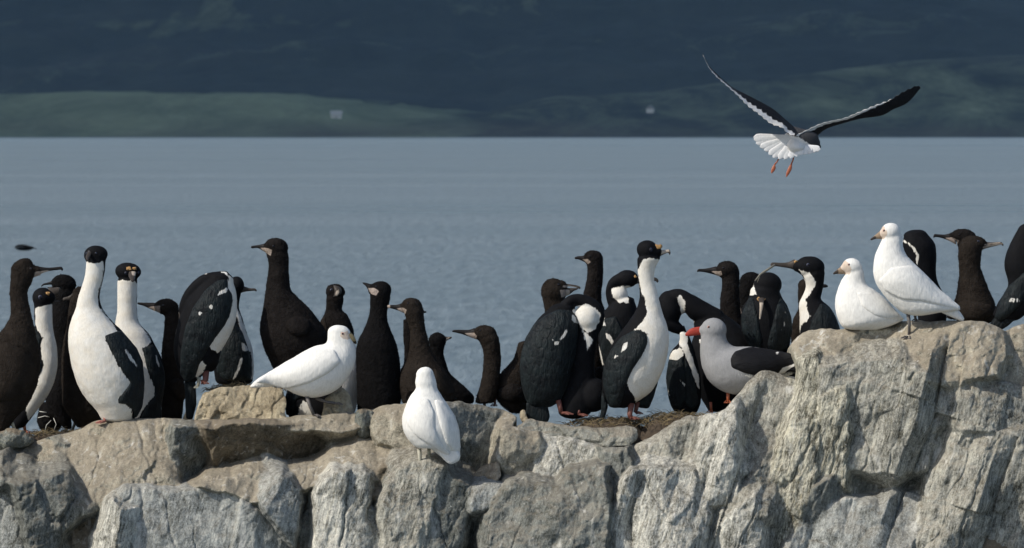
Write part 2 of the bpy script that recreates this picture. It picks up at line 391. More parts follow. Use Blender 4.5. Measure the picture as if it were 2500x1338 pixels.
def rockmesh(poly, Y, a, b, R, T, amp, seed, ang, h=2.6, facet=1.0, lk=.13, chip=1.):
    u = Y/F; rs = np.random.RandomState(seed)
    P0 = rough_poly(np.asarray(poly, float), 7, 4.0, seed)
    P0 = np.c_[(P0[:, 0]-1250)*u, CAMZ-(P0[:, 1]-HZ)*u]
    P, d, q, border, eu = grid_poly(P0, h*u); n = len(P); c = (P.min(0)+P.max(0))/2; ext = (P.max(0)-P.min(0)).max()
    R = min(R*u, d.max()*.95)*np.clip(.75+.8*fbm(np.c_[P*9, np.full(n, seed)], 2, seed+40), .2, 1.5); x = np.clip(d/R, 0, 1)
    y = Y+a*(P[:, 0]-c[0])+b*(P[:, 1]-c[1])+R*.62*(1-x)**1.6
    # broken facets: the rock is the cut of a few leaning planes
    K = max(6, int(ext/.10)); pl = np.full(n, -1e9)
    for k in range(K):
        sx, sz = rs.normal(0, .42), rs.normal(0, .30); pc = P[rs.randint(n)]
        pl = np.maximum(pl, sx*(P[:, 0]-pc[0])+sz*(P[:, 1]-pc[1])-.02*rs.rand())
    pl -= np.median(pl); y += np.clip(pl, -.12, .12)*.55*facet*np.clip(d/(.03), .25, 1)
    t = math.radians(ang); al = P[:, 0]*math.cos(t)+P[:, 1]*math.sin(t); ac = -P[:, 0]*math.sin(t)+P[:, 1]*math.cos(t)
    w3 = np.c_[P, np.full(n, Y)]
    y += amp*.9*fbm(w3*7+seed, 3, seed)*.5
    wrp = .03*fbm(w3*11, 2, seed+20); lam = fbm(np.c_[al*5, (ac+wrp)*26, np.full(n, seed)], 4, seed+3); y += amp*lk*np.abs(lam)
    rid = 1-np.abs(fbm(np.c_[al*7, ac*13, np.full(n, seed)], 4, seed+5)); y += amp*.5*np.clip(rid-.72, 0, 1)*1.2
    wob = np.c_[fbm(w3*14, 3, seed+50), fbm(w3*14+7, 3, seed+51)]*.022
    for cs, sl, cd in ((.085, .34, .010), (.034, .30, .004)):      # fractured chips at two sizes, longer along the foliation
        q0 = np.c_[al/1.9, ac]+wob; lo, hi = q0.min(0)-cs, q0.max(0)+cs; gx, gz = np.meshgrid(np.arange(lo[0], hi[0], cs), np.arange(lo[1], hi[1], cs))
        sd = np.c_[gx.ravel(), gz.ravel()]+rs.uniform(-.48, .48, (gx.size, 2))*cs; f1 = np.full(n, 9.); f2 = np.full(n, 9.); off = np.zeros(n)
        keep = [s_ for s_ in sd]; sx = rs.normal(0, sl, len(sd)); sz = rs.normal(0, sl, len(sd)); h0 = rs.uniform(-1, 1, len(sd))*cs*.13
        for k, s_ in enumerate(keep):
            m_ = (np.abs(q0[:, 0]-s_[0]) < 2.2*cs) & (np.abs(q0[:, 1]-s_[1]) < 2.2*cs); ix = np.nonzero(m_)[0]
            if not len(ix): continue
            dl = q0[ix]-s_; dd = np.hypot(dl[:, 0], dl[:, 1]); nw = dd < f1[ix]
            f2[ix] = np.where(nw, f1[ix], np.minimum(f2[ix], dd)); f1[ix] = np.where(nw, dd, f1[ix])
            off[ix] = np.where(nw, sx[k]*dl[:, 0]+sz[k]*dl[:, 1]+h0[k], off[ix])
        bl = np.clip((f2-f1)/(cs*.16), 0, 1); y += chip*(off*(.4+.6*bl)+cd*(1-bl)**2*(hsh(np.floor(q0[:, 0]/.05), np.floor(q0[:, 1]/.05), np.zeros(n), seed) > .35))
    y += amp*.13*fbm(w3*55, 3, seed+7)
    rings = [np.c_[P[:, 0], y, P[:, 1]]]
    bv = sorted({i for e in border for i in e}); bi = {v: k for k, v in enumerate(bv)}; B = P[bv]; yB = y[bv]
    V = [rings[0]]; o = n; prev = bv; Fc = [tuple(int(i) for i in f) for f in q]; prevoff = None
    nr = 9; idx0 = np.array(bv)
    last = idx0
    for k in range(1, nr+1):
        s = k/nr; yy = yB+(T*(s**1.4)); pts = c+(B-c)*(1-.05*s-.10*s*s); 
        top = B[:, 1] > c[1]; pts[:, 1] -= (yy-yB)*.075
        nz = fbm(np.c_[pts*9, yy*9], 3, seed+11)*amp*.35*(s < 1)
        pts = pts-np.c_[np.zeros(len(B)), np.abs(nz)]
        V.append(np.c_[pts[:, 0], yy, pts[:, 1]]); cur = np.arange(len(B))+o; o += len(B)
        for (e0, e1) in border:
            i, j = bi[e0], bi[e1]; Fc.append((int(last[j]), int(last[i]), int(cur[i]), int(cur[j])))
        last = cur
    # closing sheet at the back
    Vb = np.vstack(V); bc = np.array([[c[0], Y+T+.02, c[1]-.03]]); Vb = np.vstack([Vb, bc])
    for (e0, e1) in border: Fc.append((int(last[bi[e1]]), int(last[bi[e0]]), len(Vb)-1))
    return Vb, Fc
BED = []
def rock(poly, Y, mat, a=0, b=.25, R=22, T=.5, amp=.03, seed=1, ang=75, label=None, name='boulder', cat='boulder', facet=1., group=None, h=2.6):
    if label is None or 'slab' in label or 'column' in name or seed in (15, 17, 49, 54, 63):
        BED.append((poly, 19.72+(Y-19.72)*.6, mat, a, b, R, amp, seed, ang, facet)); return
    V, Fc = rockmesh(poly, Y, a, b, R, T, amp, seed, ang, facet=facet, h=h, chip=.14 if mat == 'slate' else .42, lk=.32 if mat == 'strat' else .12)
    c = np.array([V[:, 0].mean(), V[:, 1].min(), V[:, 2].min()]); me = mkmesh(name, V-c, Fc, RM[mat]); o = link(name, me, loc=c)
    if label: o['label'] = label; o['category'] = cat
    else: o.name = 'rock_ledge'; o['kind'] = 'structure'
    if group: o['group'] = group
    return o

# upper left ledge
rock([(-80,1115),(0,1098),(80,1080),(140,1062),(190,1048),(235,1028),(300,1022),(400,1023),(520,1026),(540,1040),(440,1058),(425,1110),(445,1185),(330,1192),(290,1205),(240,1240),(205,1210),(130,1185),(40,1182),(-80,1170)], 19.8, 'tan', a=-.02, b=.9, R=40, amp=.035, seed=3, ang=25, T=.55)
rock([(395,1022),(520,1024),(700,1018),(850,1006),(915,1000),(912,1040),(850,1050),(700,1054),(560,1052),(480,1060),(420,1066)], 19.86, 'tan', a=-.02, b=1.3, R=14, amp=.02, seed=5, ang=5, T=.5, facet=.4)
rock([(425,1042),(515,1036),(520,1060),(505,1120),(470,1182),(430,1182),(415,1110)], 19.84, 'mott', a=.7, b=-.5, R=14, amp=.03, seed=8, T=.4)
rock([(500,1042),(560,1036),(700,1040),(880,1024),(920,1050),(900,1090),(830,1110),(780,1152),(640,1160),(560,1172),(490,1185),(515,1110)], 19.92, 'brown', a=.15, b=-.9, R=16, amp=.04, seed=9, T=.4)
rock([(640,1165),(650,1140),(760,1130),(820,1090),(870,1062),(930,1062),(1000,1085),(1020,1150),(960,1175),(820,1185),(700,1190),(560,1200),(480,1205),(520,1180)], 19.72, 'tan', a=-.05, b=1.7, R=30, amp=.04, seed=12, ang=10, facet=.7)
rock([(905,1010),(925,992),(985,985),(1040,983),(1060,1010),(1050,1060),(1015,1100),(985,1100),(930,1085),(905,1062)], 19.82, 'tan', a=-.3, b=.5, R=18, seed=15, amp=.04, T=.5, label='light brown angular rock left of the white bird seen from behind')
rock([(1030,990),(1090,978),(1150,985),(1225,998),(1264,1020),(1242,1045),(1228,1085),(1212,1125),(1190,1155),(1145,1170),(1120,1145),(1085,1130),(1050,1100),(1040,1040)], 19.78, 'mott', a=.45, b=-.15, R=22, seed=17, amp=.035, T=.5, label='large dark greenish rock right of the white bird seen from behind')
rock([(1262,1016),(1272,1000),(1286,998),(1290,1030),(1275,1030)], 19.9, 'speck', R=10, seed=19, T=.2, amp=.01, label='small pale three cornered stone at the tail of the broad black adult')
rock([(1245,1045),(1290,1026),(1380,1040),(1460,1044),(1530,1036),(1560,1048),(1558,1072),(1540,1088),(1480,1088),(1400,1075),(1300,1065)], 19.72, 'grey', a=0, b=.5, R=26, seed=21, amp=.02, ang=5, T=.35, facet=.5, label='long rounded log shaped stone in front of the centre right nests')
rock([(1228,1050),(1262,1040),(1310,1048),(1330,1090),(1320,1150),(1280,1180),(1235,1160),(1205,1130),(1215,1095)], 19.66, 'tan', a=.2, b=.1, R=22, seed=22, amp=.06, T=.4)
rock([(1290,1052),(1400,1068),(1470,1090),(1478,1125),(1455,1148),(1385,1160),(1360,1182),(1300,1180),(1305,1100)], 19.62, 'pale', a=-.25, b=.45, R=20, seed=23, amp=.04, ang=62, T=.4)
# front row
rock([(-80,1170),(0,1172),(18,1180),(40,1260),(70,1400),(-80,1400)], 19.42, 'slate', a=.4, b=.1, R=14, seed=31, amp=.03, T=.4)
rock([(32,1178),(100,1166),(150,1158),(200,1198),(222,1228),(250,1240),(200,1262),(160,1290),(140,1338),(125,1400),(85,1400),(60,1290)], 19.42, 'mott', a=.25, b=.15, R=24, seed=32, amp=.05, ang=60, T=.4)
rock([(120,1400),(140,1300),(170,1255),(230,1215),(290,1200),(280,1300),(250,1400)], 19.58, 'brown', a=0, b=.6, R=20, seed=33, amp=.06, T=.4, ang=30)
rock([(265,1232),(285,1200),(310,1187),(400,1190),(500,1196),(560,1200),(602,1226),(588,1262),(562,1338),(545,1400),(268,1400),(275,1300)], 19.34, 'slate', a=.06, b=.22, R=9, seed=34, amp=.016, ang=84, T=.5, facet=.35, label='wide smooth blue grey slab at the bottom left with a small chip in its face', name='rock_slab', cat='rock slab')
rock([(258,1240),(276,1216),(292,1240),(284,1300),(276,1400),(212,1400),(232,1330),(250,1280)], 19.32, 'pale', a=-.9, b=.2, R=8, seed=35, amp=.03, ang=75, T=.3)
rock([(590,1222),(615,1232),(645,1262),(680,1300),(705,1338),(715,1400),(540,1400),(562,1330)], 19.38, 'slate', a=.35, b=.15, R=9, seed=36, amp=.02, T=.4, facet=.5, label='darker triangular slab leaning against the right edge of the wide blue grey slab', name='rock_slab', cat='rock slab')
rock([(480,1190),(560,1168),(620,1150),(662,1150),(690,1162),(672,1195),(650,1215),(640,1232),(602,1222),(545,1200)], 19.42, 'tan', a=-.15, b=1.0, R=18, seed=37, amp=.04, T=.4, ang=20)
rock([(640,1232),(660,1190),(690,1158),(712,1165),(730,1190),(736,1240),(728,1300),(716,1335),(685,1296),(650,1256)], 19.36, 'slate', a=.3, b=.1, R=16, seed=38, amp=.03, T=.45, ang=70)
rock([(690,1165),(740,1150),(800,1160),(800,1400),(700,1400),(725,1290)], 19.62, 'brown', a=.1, b=.3, R=20, seed=39, amp=.07, T=.4)
rock([(733,1290),(755,1245),(772,1240),(775,1400),(735,1400)], 19.5, 'mott', a=.3, b=.1, R=14, seed=40, amp=.04, T=.4)
rock([(774,1190),(788,1166),(815,1150),(850,1150),(848,1200),(838,1290),(825,1400),(762,1400),(770,1290)], 19.3, 'pale', a=-.12, b=.2, R=12, seed=41, amp=.02, ang=84, T=.5, facet=.4, label='wider upright pale grey slab, left one of the split pair left of centre', name='rock_slab', cat='rock slab')
rock([(852,1152),(880,1146),(902,1166),(908,1225),(896,1250),(902,1285),(872,1340),(860,1400),(826,1400),(842,1290),(852,1200)], 19.32, 'pale', a=.3, b=.2, R=10, seed=42, amp=.025, ang=80, T=.5, facet=.6, label='narrower upright grey slab, right one of the split pair left of centre', name='rock_slab', cat='rock slab')
rock([(888,1242),(914,1238),(930,1290),(945,1400),(860,1400),(875,1330)], 19.36, 'slate', a=.35, b=.1, R=10, seed=43, amp=.025, T=.4)
rock([(900,1160),(930,1146),(956,1150),(958,1185),(930,1225),(908,1222)], 19.5, 'brown', R=18, seed=44, amp=.03, T=.3, b=.4)
rock([(925,1238),(945,1190),(970,1155),(1000,1128),(1055,1122),(1085,1140),(1078,1180),(1055,1260),(1020,1400),(925,1400),(930,1290)], 19.3, 'grey', a=-.18, b=.25, R=18, seed=45, amp=.035, ang=65, T=.5, facet=.7)
rock([(1078,1142),(1105,1165),(1140,1182),(1150,1232),(1134,1290),(1115,1400),(1005,1400),(1050,1270),(1072,1190)], 19.34, 'mott', a=.4, b=.15, R=14, seed=46, amp=.03, ang=70, T=.5)
rock([(1138,1186),(1180,1178),(1238,1180),(1228,1212),(1192,1238),(1150,1252)], 19.4, 'slate', a=.0, b=.5, R=14, seed=47, amp=.03, T=.3, ang=20)
rock([(1105,1400),(1130,1280),(1150,1245),(1215,1215),(1230,1400)], 19.52, 'brown', a=-.2, b=.5, R=20, seed=48, amp=.06, T=.3, ang=60)
rock([(1190,1252),(1215,1202),(1240,1176),(1290,1174),(1360,1182),(1400,1152),(1455,1140),(1475,1142),(1480,1200),(1487,1262),(1480,1400),(1186,1400)], 19.24, 'mott', a=.12, b=.22, R=26, seed=49, amp=.05, ang=35, T=.5, label='big dark mottled boulder with pale streaked left edge at the bottom centre')
rock([(1466,1088),(1530,1093),(1548,1140),(1528,1172),(1505,1230),(1487,1245),(1476,1180)], 19.42, 'mott', a=.15, b=.05, R=18, seed=50, amp=.03, T=.4)
# right mass
rock([(1535,1095),(1560,1080),(1600,1060),(1640,1030),(1680,1014),(1740,1010),(1790,985),(1830,1000),(1830,1140),(1790,1240),(1700,1260),(1600,1200),(1540,1160)], 19.62, 'grey', a=-.08, b=.45, R=30, seed=51, amp=.05, ang=75, T=.5)
rock([(1752,1060),(1775,1010),(1800,962),(1835,925),(1858,906),(1885,906),(1920,922),(1960,938),(1960,1010),(1910,1130),(1870,1260),(1790,1280),(1760,1170)], 19.5, 'grey', a=.05, b=.3, R=30, seed=52, amp=.05, ang=78, T=.55)
rock([(1700,1120),(1735,1010),(1780,975),(1800,1000),(1800,1180),(1785,1238),(1755,1230),(1720,1240)], 19.46, 'pale', a=-.25, b=.3, R=16, seed=53, amp=.03, ang=78, T=.4)
rock([(1495,1250),(1515,1190),(1540,1145),(1600,1140),(1690,1150),(1715,1190),(1730,1250),(1725,1300),(1700,1400),(1478,1400)], 19.3, 'pale', a=-.05, b=.25, R=24, seed=54, amp=.04, ang=68, T=.5, label='broad pale streaked boulder at the bottom, right of the big dark mottled one')
rock([(1738,1400),(1748,1310),(1768,1255),(1800,1240),(1842,1212),(1856,1270),(1850,1400)], 19.26, 'pale', a=-.15, b=.25, R=18, seed=55, amp=.03, ang=70, T=.4)
rock([(1700,1260),(1760,1220),(1800,1230),(1760,1400),(1690,1400)], 19.44, 'dark', R=12, seed=56, amp=.03, T=.3)  # deep recess: its darkness is put into the tint
rock([(1928,842),(1946,824),(1972,806),(2060,802),(2110,788),(2180,785),(2300,783),(2400,785),(2446,800),(2460,868),(2435,912),(2340,930),(2290,935),(2190,900),(2100,910),(1995,910),(1948,890)], 19.62, 'tan', a=-.03, b=.75, R=34, seed=57, amp=.05, ang=10, T=.6)
rock([(1944,885),(1990,868),(2002,950),(1998,1100),(1985,1185),(1960,1255),(1900,1400),(1818,1400),(1850,1270),(1898,1100),(1930,1030),(1962,935)], 19.50, 'strat', a=-.12, b=.2, R=14, seed=58, amp=.04, ang=74, T=.6, facet=.6, label='tall slanting column of yellow streaked rock below the two white birds at right', name='rock_column', cat='rock')
rock([(2008,972),(2030,955),(2066,942),(2072,1140),(2066,1190),(2040,1170),(2012,1160),(1996,1188),(2002,1060)], 19.46, 'strat', a=-.15, b=.15, R=10, seed=59, amp=.03, ang=80, T=.5, facet=.4)
rock([(1998,900),(2070,885),(2190,878),(2300,928),(2318,1000),(2276,1060),(2262,1145),(2200,1160),(2100,1150),(2055,1150),(2055,960),(2005,985)], 19.44, 'grey', a=.04, b=.2, R=24, seed=60, amp=.05, ang=75, T=.6)
rock([(1960,1260),(1985,1190),(2030,1160),(2110,1140),(2200,1150),(2262,1130),(2255,1250),(2235,1300),(2190,1400),(1870,1400)], 19.52, 'mott', a=.1, b=-.1, R=24, seed=61, amp=.05, ang=75, T=.5)
rock([(1990,1230),(2060,1215),(2150,1235),(2200,1200),(2262,1190),(2250,1290),(2200,1400),(1880,1400),(1920,1320)], 19.38, 'slate', a=-.05, b=.5, R=24, seed=62, amp=.05, ang=70, T=.5)
rock([(2298,942),(2310,928),(2360,922),(2440,935),(2500,945),(2580,962),(2580,1048),(2420,1050),(2335,1045),(2312,1008)], 19.46, 'grey', a=-.03, b=.3, R=34, seed=63, amp=.035, ang=20, T=.5, facet=.6, label='rounded blocky grey boulder at the right edge below the ledge')
rock([(2268,1070),(2300,1045),(2350,1052),(2420,1055),(2580,1050),(2580,1400),(2170,1400),(2235,1290),(2260,1185)], 19.38, 'grey', a=-.02, b=.22, R=26, seed=64, amp=.05, ang=65, T=.5)
rock([(2440,840),(2455,812),(2490,790),(2580,786),(2580,965),(2500,950),(2440,930)], 19.7, 'tan', a=-.1, b=.6, R=26, seed=65, amp=.05, ang=30, T=.5)
rock([(470,1035),(478,992),(498,962),(530,948),(610,944),(690,946),(702,985),(700,1035)], 19.97, 'speck', a=-.1, b=.5, R=26, seed=67, amp=.02, T=.4, facet=.5, label='speckled yellowish boulder under the preening adult', h=2.0)
rock([(784,1020),(788,980),(812,955),(832,945),(850,958),(864,1012),(850,1022)], 19.93, 'speck', a=.1, b=.4, R=16, seed=68, amp=.025, T=.2, facet=.8, label='knobbly speckled stone below the cream bellied adult', h=1.8)
rock([(444,1030),(452,990),(462,985),(466,1030)], 20.16, 'speck', R=8, seed=69, amp=.01, T=.15, label='sliver of pale stone left of the hanging tail of the preening adult', h=1.8)
rock([(-40,1085),(-20,1055),(30,1045),(60,1052),(82,1078),(60,1092),(0,1098)], 19.86, 'mott', R=20, seed=70, amp=.035, T=.3, label='low dark lumpy stone under the feet of the leftmost brown chick')
SKY = [(-80,1115),(0,1098),(80,1080),(140,1062),(190,1048),(235,1028),(300,1022),(400,1022),(520,1025),(700,1018),(850,1007),(900,1000),(908,1004),(925,992),(985,985),(1035,982),(1090,977),(1150,985),(1225,998),(1264,1018),(1250,1040),(1262,1043),(1300,1052),(1400,1066),(1470,1088),(1530,1092),(1560,1080),(1600,1060),(1640,1030),(1680,1014),(1740,1010),(1775,995),(1800,962),(1835,925),(1858,906),(1885,906),(1920,922),(1952,933),(1946,885),(1928,842),(1946,824),(1972,806),(2060,802),(2110,788),(2180,785),(2300,783),(2400,785),(2444,800),(2455,812),(2490,790),(2600,786),(2600,1420),(-100,1420)]
TINT = dict(tan=((.305,.283,.228), 0.1, .8, .6), brown=((.135,.115,.085), 0, .9, .9), slate=((.285,.295,.28), .35, .2, .18), grey=((.275,.272,.24), .55, .3, .55), mott=((.165,.172,.158), .35, .35, .6),
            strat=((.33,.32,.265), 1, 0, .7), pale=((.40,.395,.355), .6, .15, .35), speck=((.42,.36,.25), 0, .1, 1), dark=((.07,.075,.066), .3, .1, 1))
def outcrop(h=2.3):
    """the bedrock: one continuous fractured face, stepped back into ledges"""
    Y0 = 19.72; u = Y0/F; P0 = rough_poly(np.array(SKY, float), 7, 3.5, 2)
    to = lambda q: np.c_[(np.asarray(q, float)[:, 0]-1250)*u, CAMZ-(np.asarray(q, float)[:, 1]-HZ)*u]
    P, d0, q, border, eu = grid_poly(to(P0), h*u); n = len(P); Y3 = np.full(n, 19.7); w3 = np.c_[P, Y3]
    warp = np.c_[fbm(w3*8, 3, 61), fbm(w3*8+5, 3, 62)]*.007+np.c_[fbm(w3*30, 3, 63), fbm(w3*30+5, 3, 64)]*.005
    Q = P+warp; crack = np.clip(.74+1.0*fbm(w3*5.5, 2, 71), .2, 1.35)*(1-.5*np.clip((P[:, 0]-.38)/.35, 0, 1))
    acc = np.zeros(n); ys = np.full(n, 99.); W0 = np.zeros(n); tint = np.zeros((n, 3)); st = np.zeros(n); so = np.zeros(n); rl = np.zeros(n); L = []
    for (poly, Y, mat, a, b, R_, amp, seed, ang, facet) in BED:
        rs = np.random.RandomState(seed); pl = to(poly); lo = pl.min(0)-.16; hi = pl.max(0)+.16
        ix = np.nonzero((Q[:, 0] > lo[0]) & (Q[:, 0] < hi[0]) & (Q[:, 1] > lo[1]) & (Q[:, 1] < hi[1]))[0]
        if not len(ix): continue
        p = Q[ix]; d, _ = sdist(p, pl); c = (pl.min(0)+pl.max(0))/2; ext = (pl.max(0)-pl.min(0)).max(); R = (min(R_, 9) if mat in ('slate', 'pale', 'mott') else R_*.75)*u
        ck = crack[ix]*(1.35 if mat == 'slate' else 1); x = np.clip(d/R, 0, 1)
        y = Y+np.clip(a*(p[:, 0]-c[0])+b*(p[:, 1]-c[1]), -.16, .16)+R*.5*ck*(1-x)**1.8+np.where(d < 0, -d*(1.2+3.6*ck), 0)
        fp = np.full(len(ix), -1e9)
        for k in range(max(6, int(ext/.09))):
            sx, sz = rs.normal(0, .45), rs.normal(0, .30); pc = p[rs.randint(len(ix))]
            fp = np.maximum(fp, sx*(p[:, 0]-pc[0])+sz*(p[:, 1]-pc[1])-.02*rs.rand())
        fp -= np.median(fp); y += np.clip(fp, -.10, .10)*.6*facet
        y += amp*.35*fbm(w3[ix]*7+seed, 3, seed)
        L.append((ix, y, d, mat))
        ys[ix] = np.minimum(ys[ix], y)
    s = .003; sm = np.zeros(n)
    for ix, y, d, mat in L:
        sm[ix] += np.exp(-(y-ys[ix])/s); wt = np.exp(-(y-ys[ix])/.005)+1e-6; W0[ix] += wt
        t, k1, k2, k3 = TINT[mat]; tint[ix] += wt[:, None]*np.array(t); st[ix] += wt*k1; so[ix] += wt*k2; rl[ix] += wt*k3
    miss = W0 < 1e-9; y = np.where(miss, 19.9, ys-s*np.log(np.maximum(sm, 1e-9)))
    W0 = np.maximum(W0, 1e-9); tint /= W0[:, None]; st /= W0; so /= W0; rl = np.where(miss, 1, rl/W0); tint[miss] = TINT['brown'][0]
    # edge of the skyline rolls back
    x = np.clip(d0/.03, 0, 1); y += .028*(1-x)**2
    t = math.radians(76); al = P[:, 0]*math.cos(t)+P[:, 1]*math.sin(t); ac = -P[:, 0]*math.sin(t)+P[:, 1]*math.cos(t)
    wrp = .03*fbm(w3*6, 2, 20)+.004*fbm(w3*40, 2, 21); lam = fbm(np.c_[al*4, (ac+wrp)*30, Y3], 4, 3); y += (.0015+.0045*st)*np.abs(lam)*np.clip(1+fbm(w3*4, 2, 24), .2, 1.6)
    y += rl*(.009*fbm(w3*16, 4, 5)+.0022*fbm(w3*70, 3, 9))
    wob = np.c_[fbm(w3*14, 3, 50), fbm(w3*14+7, 3, 51)]*.022; rs = np.random.RandomState(77)
    for cs, sl, cd in ((.10, .30, .008), (.036, .26, .003)):
        q0 = np.c_[al/(1+1.4*.6), ac]+wob; lo, hi = q0.min(0)-cs, q0.max(0)+cs; nx = int((hi[0]-lo[0])/cs)+1; nz = int((hi[1]-lo[1])/cs)+1
        jx = rs.uniform(.05, .95, (nz, nx)); jz = rs.uniform(.05, .95, (nz, nx)); SX = rs.normal(0, sl, (nz, nx)); SZ = rs.normal(0, sl, (nz, nx)); H0 = rs.uniform(-1, 1, (nz, nx))*cs*.12
        ci = ((q0-lo)/cs).astype(int); f1 = np.full(n, 9.); f2 = np.full(n, 9.); off = np.zeros(n)
        for dz in (-1, 0, 1):
            for dx in (-1, 0, 1):
                a_ = np.clip(ci[:, 0]+dx, 0, nx-1); b_ = np.clip(ci[:, 1]+dz, 0, nz-1)
                dl = q0-(lo+np.c_[a_+jx[b_, a_], b_+jz[b_, a_]]*cs); dd = np.hypot(dl[:, 0], dl[:, 1]); nw = dd < f1; same = dd == f1
                f2 = np.where(nw, f1, np.where(same, f2, np.minimum(f2, dd))); f1 = np.where(nw, dd, f1)
                off = np.where(nw, SX[b_, a_]*dl[:, 0]+SZ[b_, a_]*dl[:, 1]+H0[b_, a_], off)
        bl = np.clip((f2-f1)/(cs*.2), 0, 1); vis = np.clip(.45+1.1*fbm(w3*3.3+cs*90, 2, 66), 0, 1)
        y += rl*vis*(off*(.3+.7*bl)*.75+cd*(1-bl)**2)
    t = math.radians(73); al3 = P[:, 0]*math.cos(t)+P[:, 1]*math.sin(t); ac3 = P[:, 0]*math.sin(t)-P[:, 1]*math.cos(t)
    for per, am, sd_, wl in ((.31, .062, 31, .05), (.11, .010, 37, .03)):
        ph = (ac3+wl*fbm(np.c_[al3*2.2, ac3*3.5, Y3], 2, sd_))/per; k_ = np.floor(ph); f_ = ph-k_; rn = hsh(k_, np.floor(al3/.31+3*hsh(k_, k_*0, k_*0, 3)), k_*0, sd_)
        prof = np.where(f_ < .78, f_/.78, (1-f_)/.22)        # broad face towards the left, short steep face to the right
        y += -am*(prof-.5)*(.45+.9*rn)*np.clip((P[:, 0]-.28)/.22, 0, 1)*np.clip((d0-.02)/.09, .12, 1)*np.clip(.75+1.3*fbm(w3*2.6+sd_, 2, sd_+2), .12, 1.5)
    # a few long open joints
    for k, (an, fr) in enumerate(((78, 2.6), (70, 4.1), (112, 2.9), (95, 2.2))):
        t = math.radians(an); al2 = P[:, 0]*math.cos(t)+P[:, 1]*math.sin(t); ac2 = -P[:, 0]*math.sin(t)+P[:, 1]*math.cos(t)
        g = vn(np.c_[al2*1.6, (ac2+.02*fbm(w3*9, 3, 80+k))*fr*2.2, Y3], 90+k); wd = np.abs(g)/(.011*fr)
        y += .009*np.exp(-wd**2)*np.clip(vn(np.c_[al2*4, ac2*6, Y3], 99+k)*2, 0, 1)
    V0 = np.c_[P[:, 0]*y/Y0, y, CAMZ+(P[:, 1]-CAMZ)*y/Y0]; V = [V0]; Fc = [tuple(int(i) for i in f) for f in q]; o = n
    bv = sorted({i for e in border for i in e}); bi = {v: k for k, v in enumerate(bv)}; B = V0[bv]; last = np.array(bv)
    for k in range(1, 8):
        s_ = k/7; yy = B[:, 1]+.42*s_**1.3; pz = B[:, 2]-(yy-B[:, 1])*.075-.006*np.abs(fbm(np.c_[B[:, 0]*14, yy*14, B[:, 2]], 3, 4))-(.04*s_**6)
        V.append(np.c_[B[:, 0], yy, pz]); cur = np.arange(len(B))+o; o += len(B)
        for (e0, e1) in border: Fc.append((int(last[bi[e1]]), int(last[bi[e0]]), int(cur[bi[e0]]), int(cur[bi[e1]])))
        last = cur
    V = np.vstack(V); rep = (len(V)-n)//len(bv); ext_ = lambda A: np.concatenate([A]+[A[bv]]*rep)
    me = mkmesh('rock_outcrop', V, Fc, None); me.materials.append(bedmat())
    ca = me.attributes.new('tint', 'FLOAT_COLOR', 'POINT'); ca.data.foreach_set('color', np.c_[ext_(tint), np.ones(len(V))].astype(np.float32).ravel())
    for nm, A in (('st', st), ('soil', so)):
        at = me.attributes.new(nm, 'FLOAT', 'POINT'); at.data.foreach_set('value', ext_(A).astype(np.float32))
    ob = link('rock_outcrop', me); ob['kind'] = 'structure'
    global OUT; OUT = BVHTree.FromPolygons([tuple(v) for v in V], Fc)
def ground_at(px, py, default=19.8):
    """depth of the bedrock under a foot"""
    for k in range(0, 24, 2):
        h = OUT.ray_cast(Vector((0, 0, CAMZ)), Vector((px-1250, F, HZ-py-k)).normalized())[0]
        if h is not None: return h.y
    return default
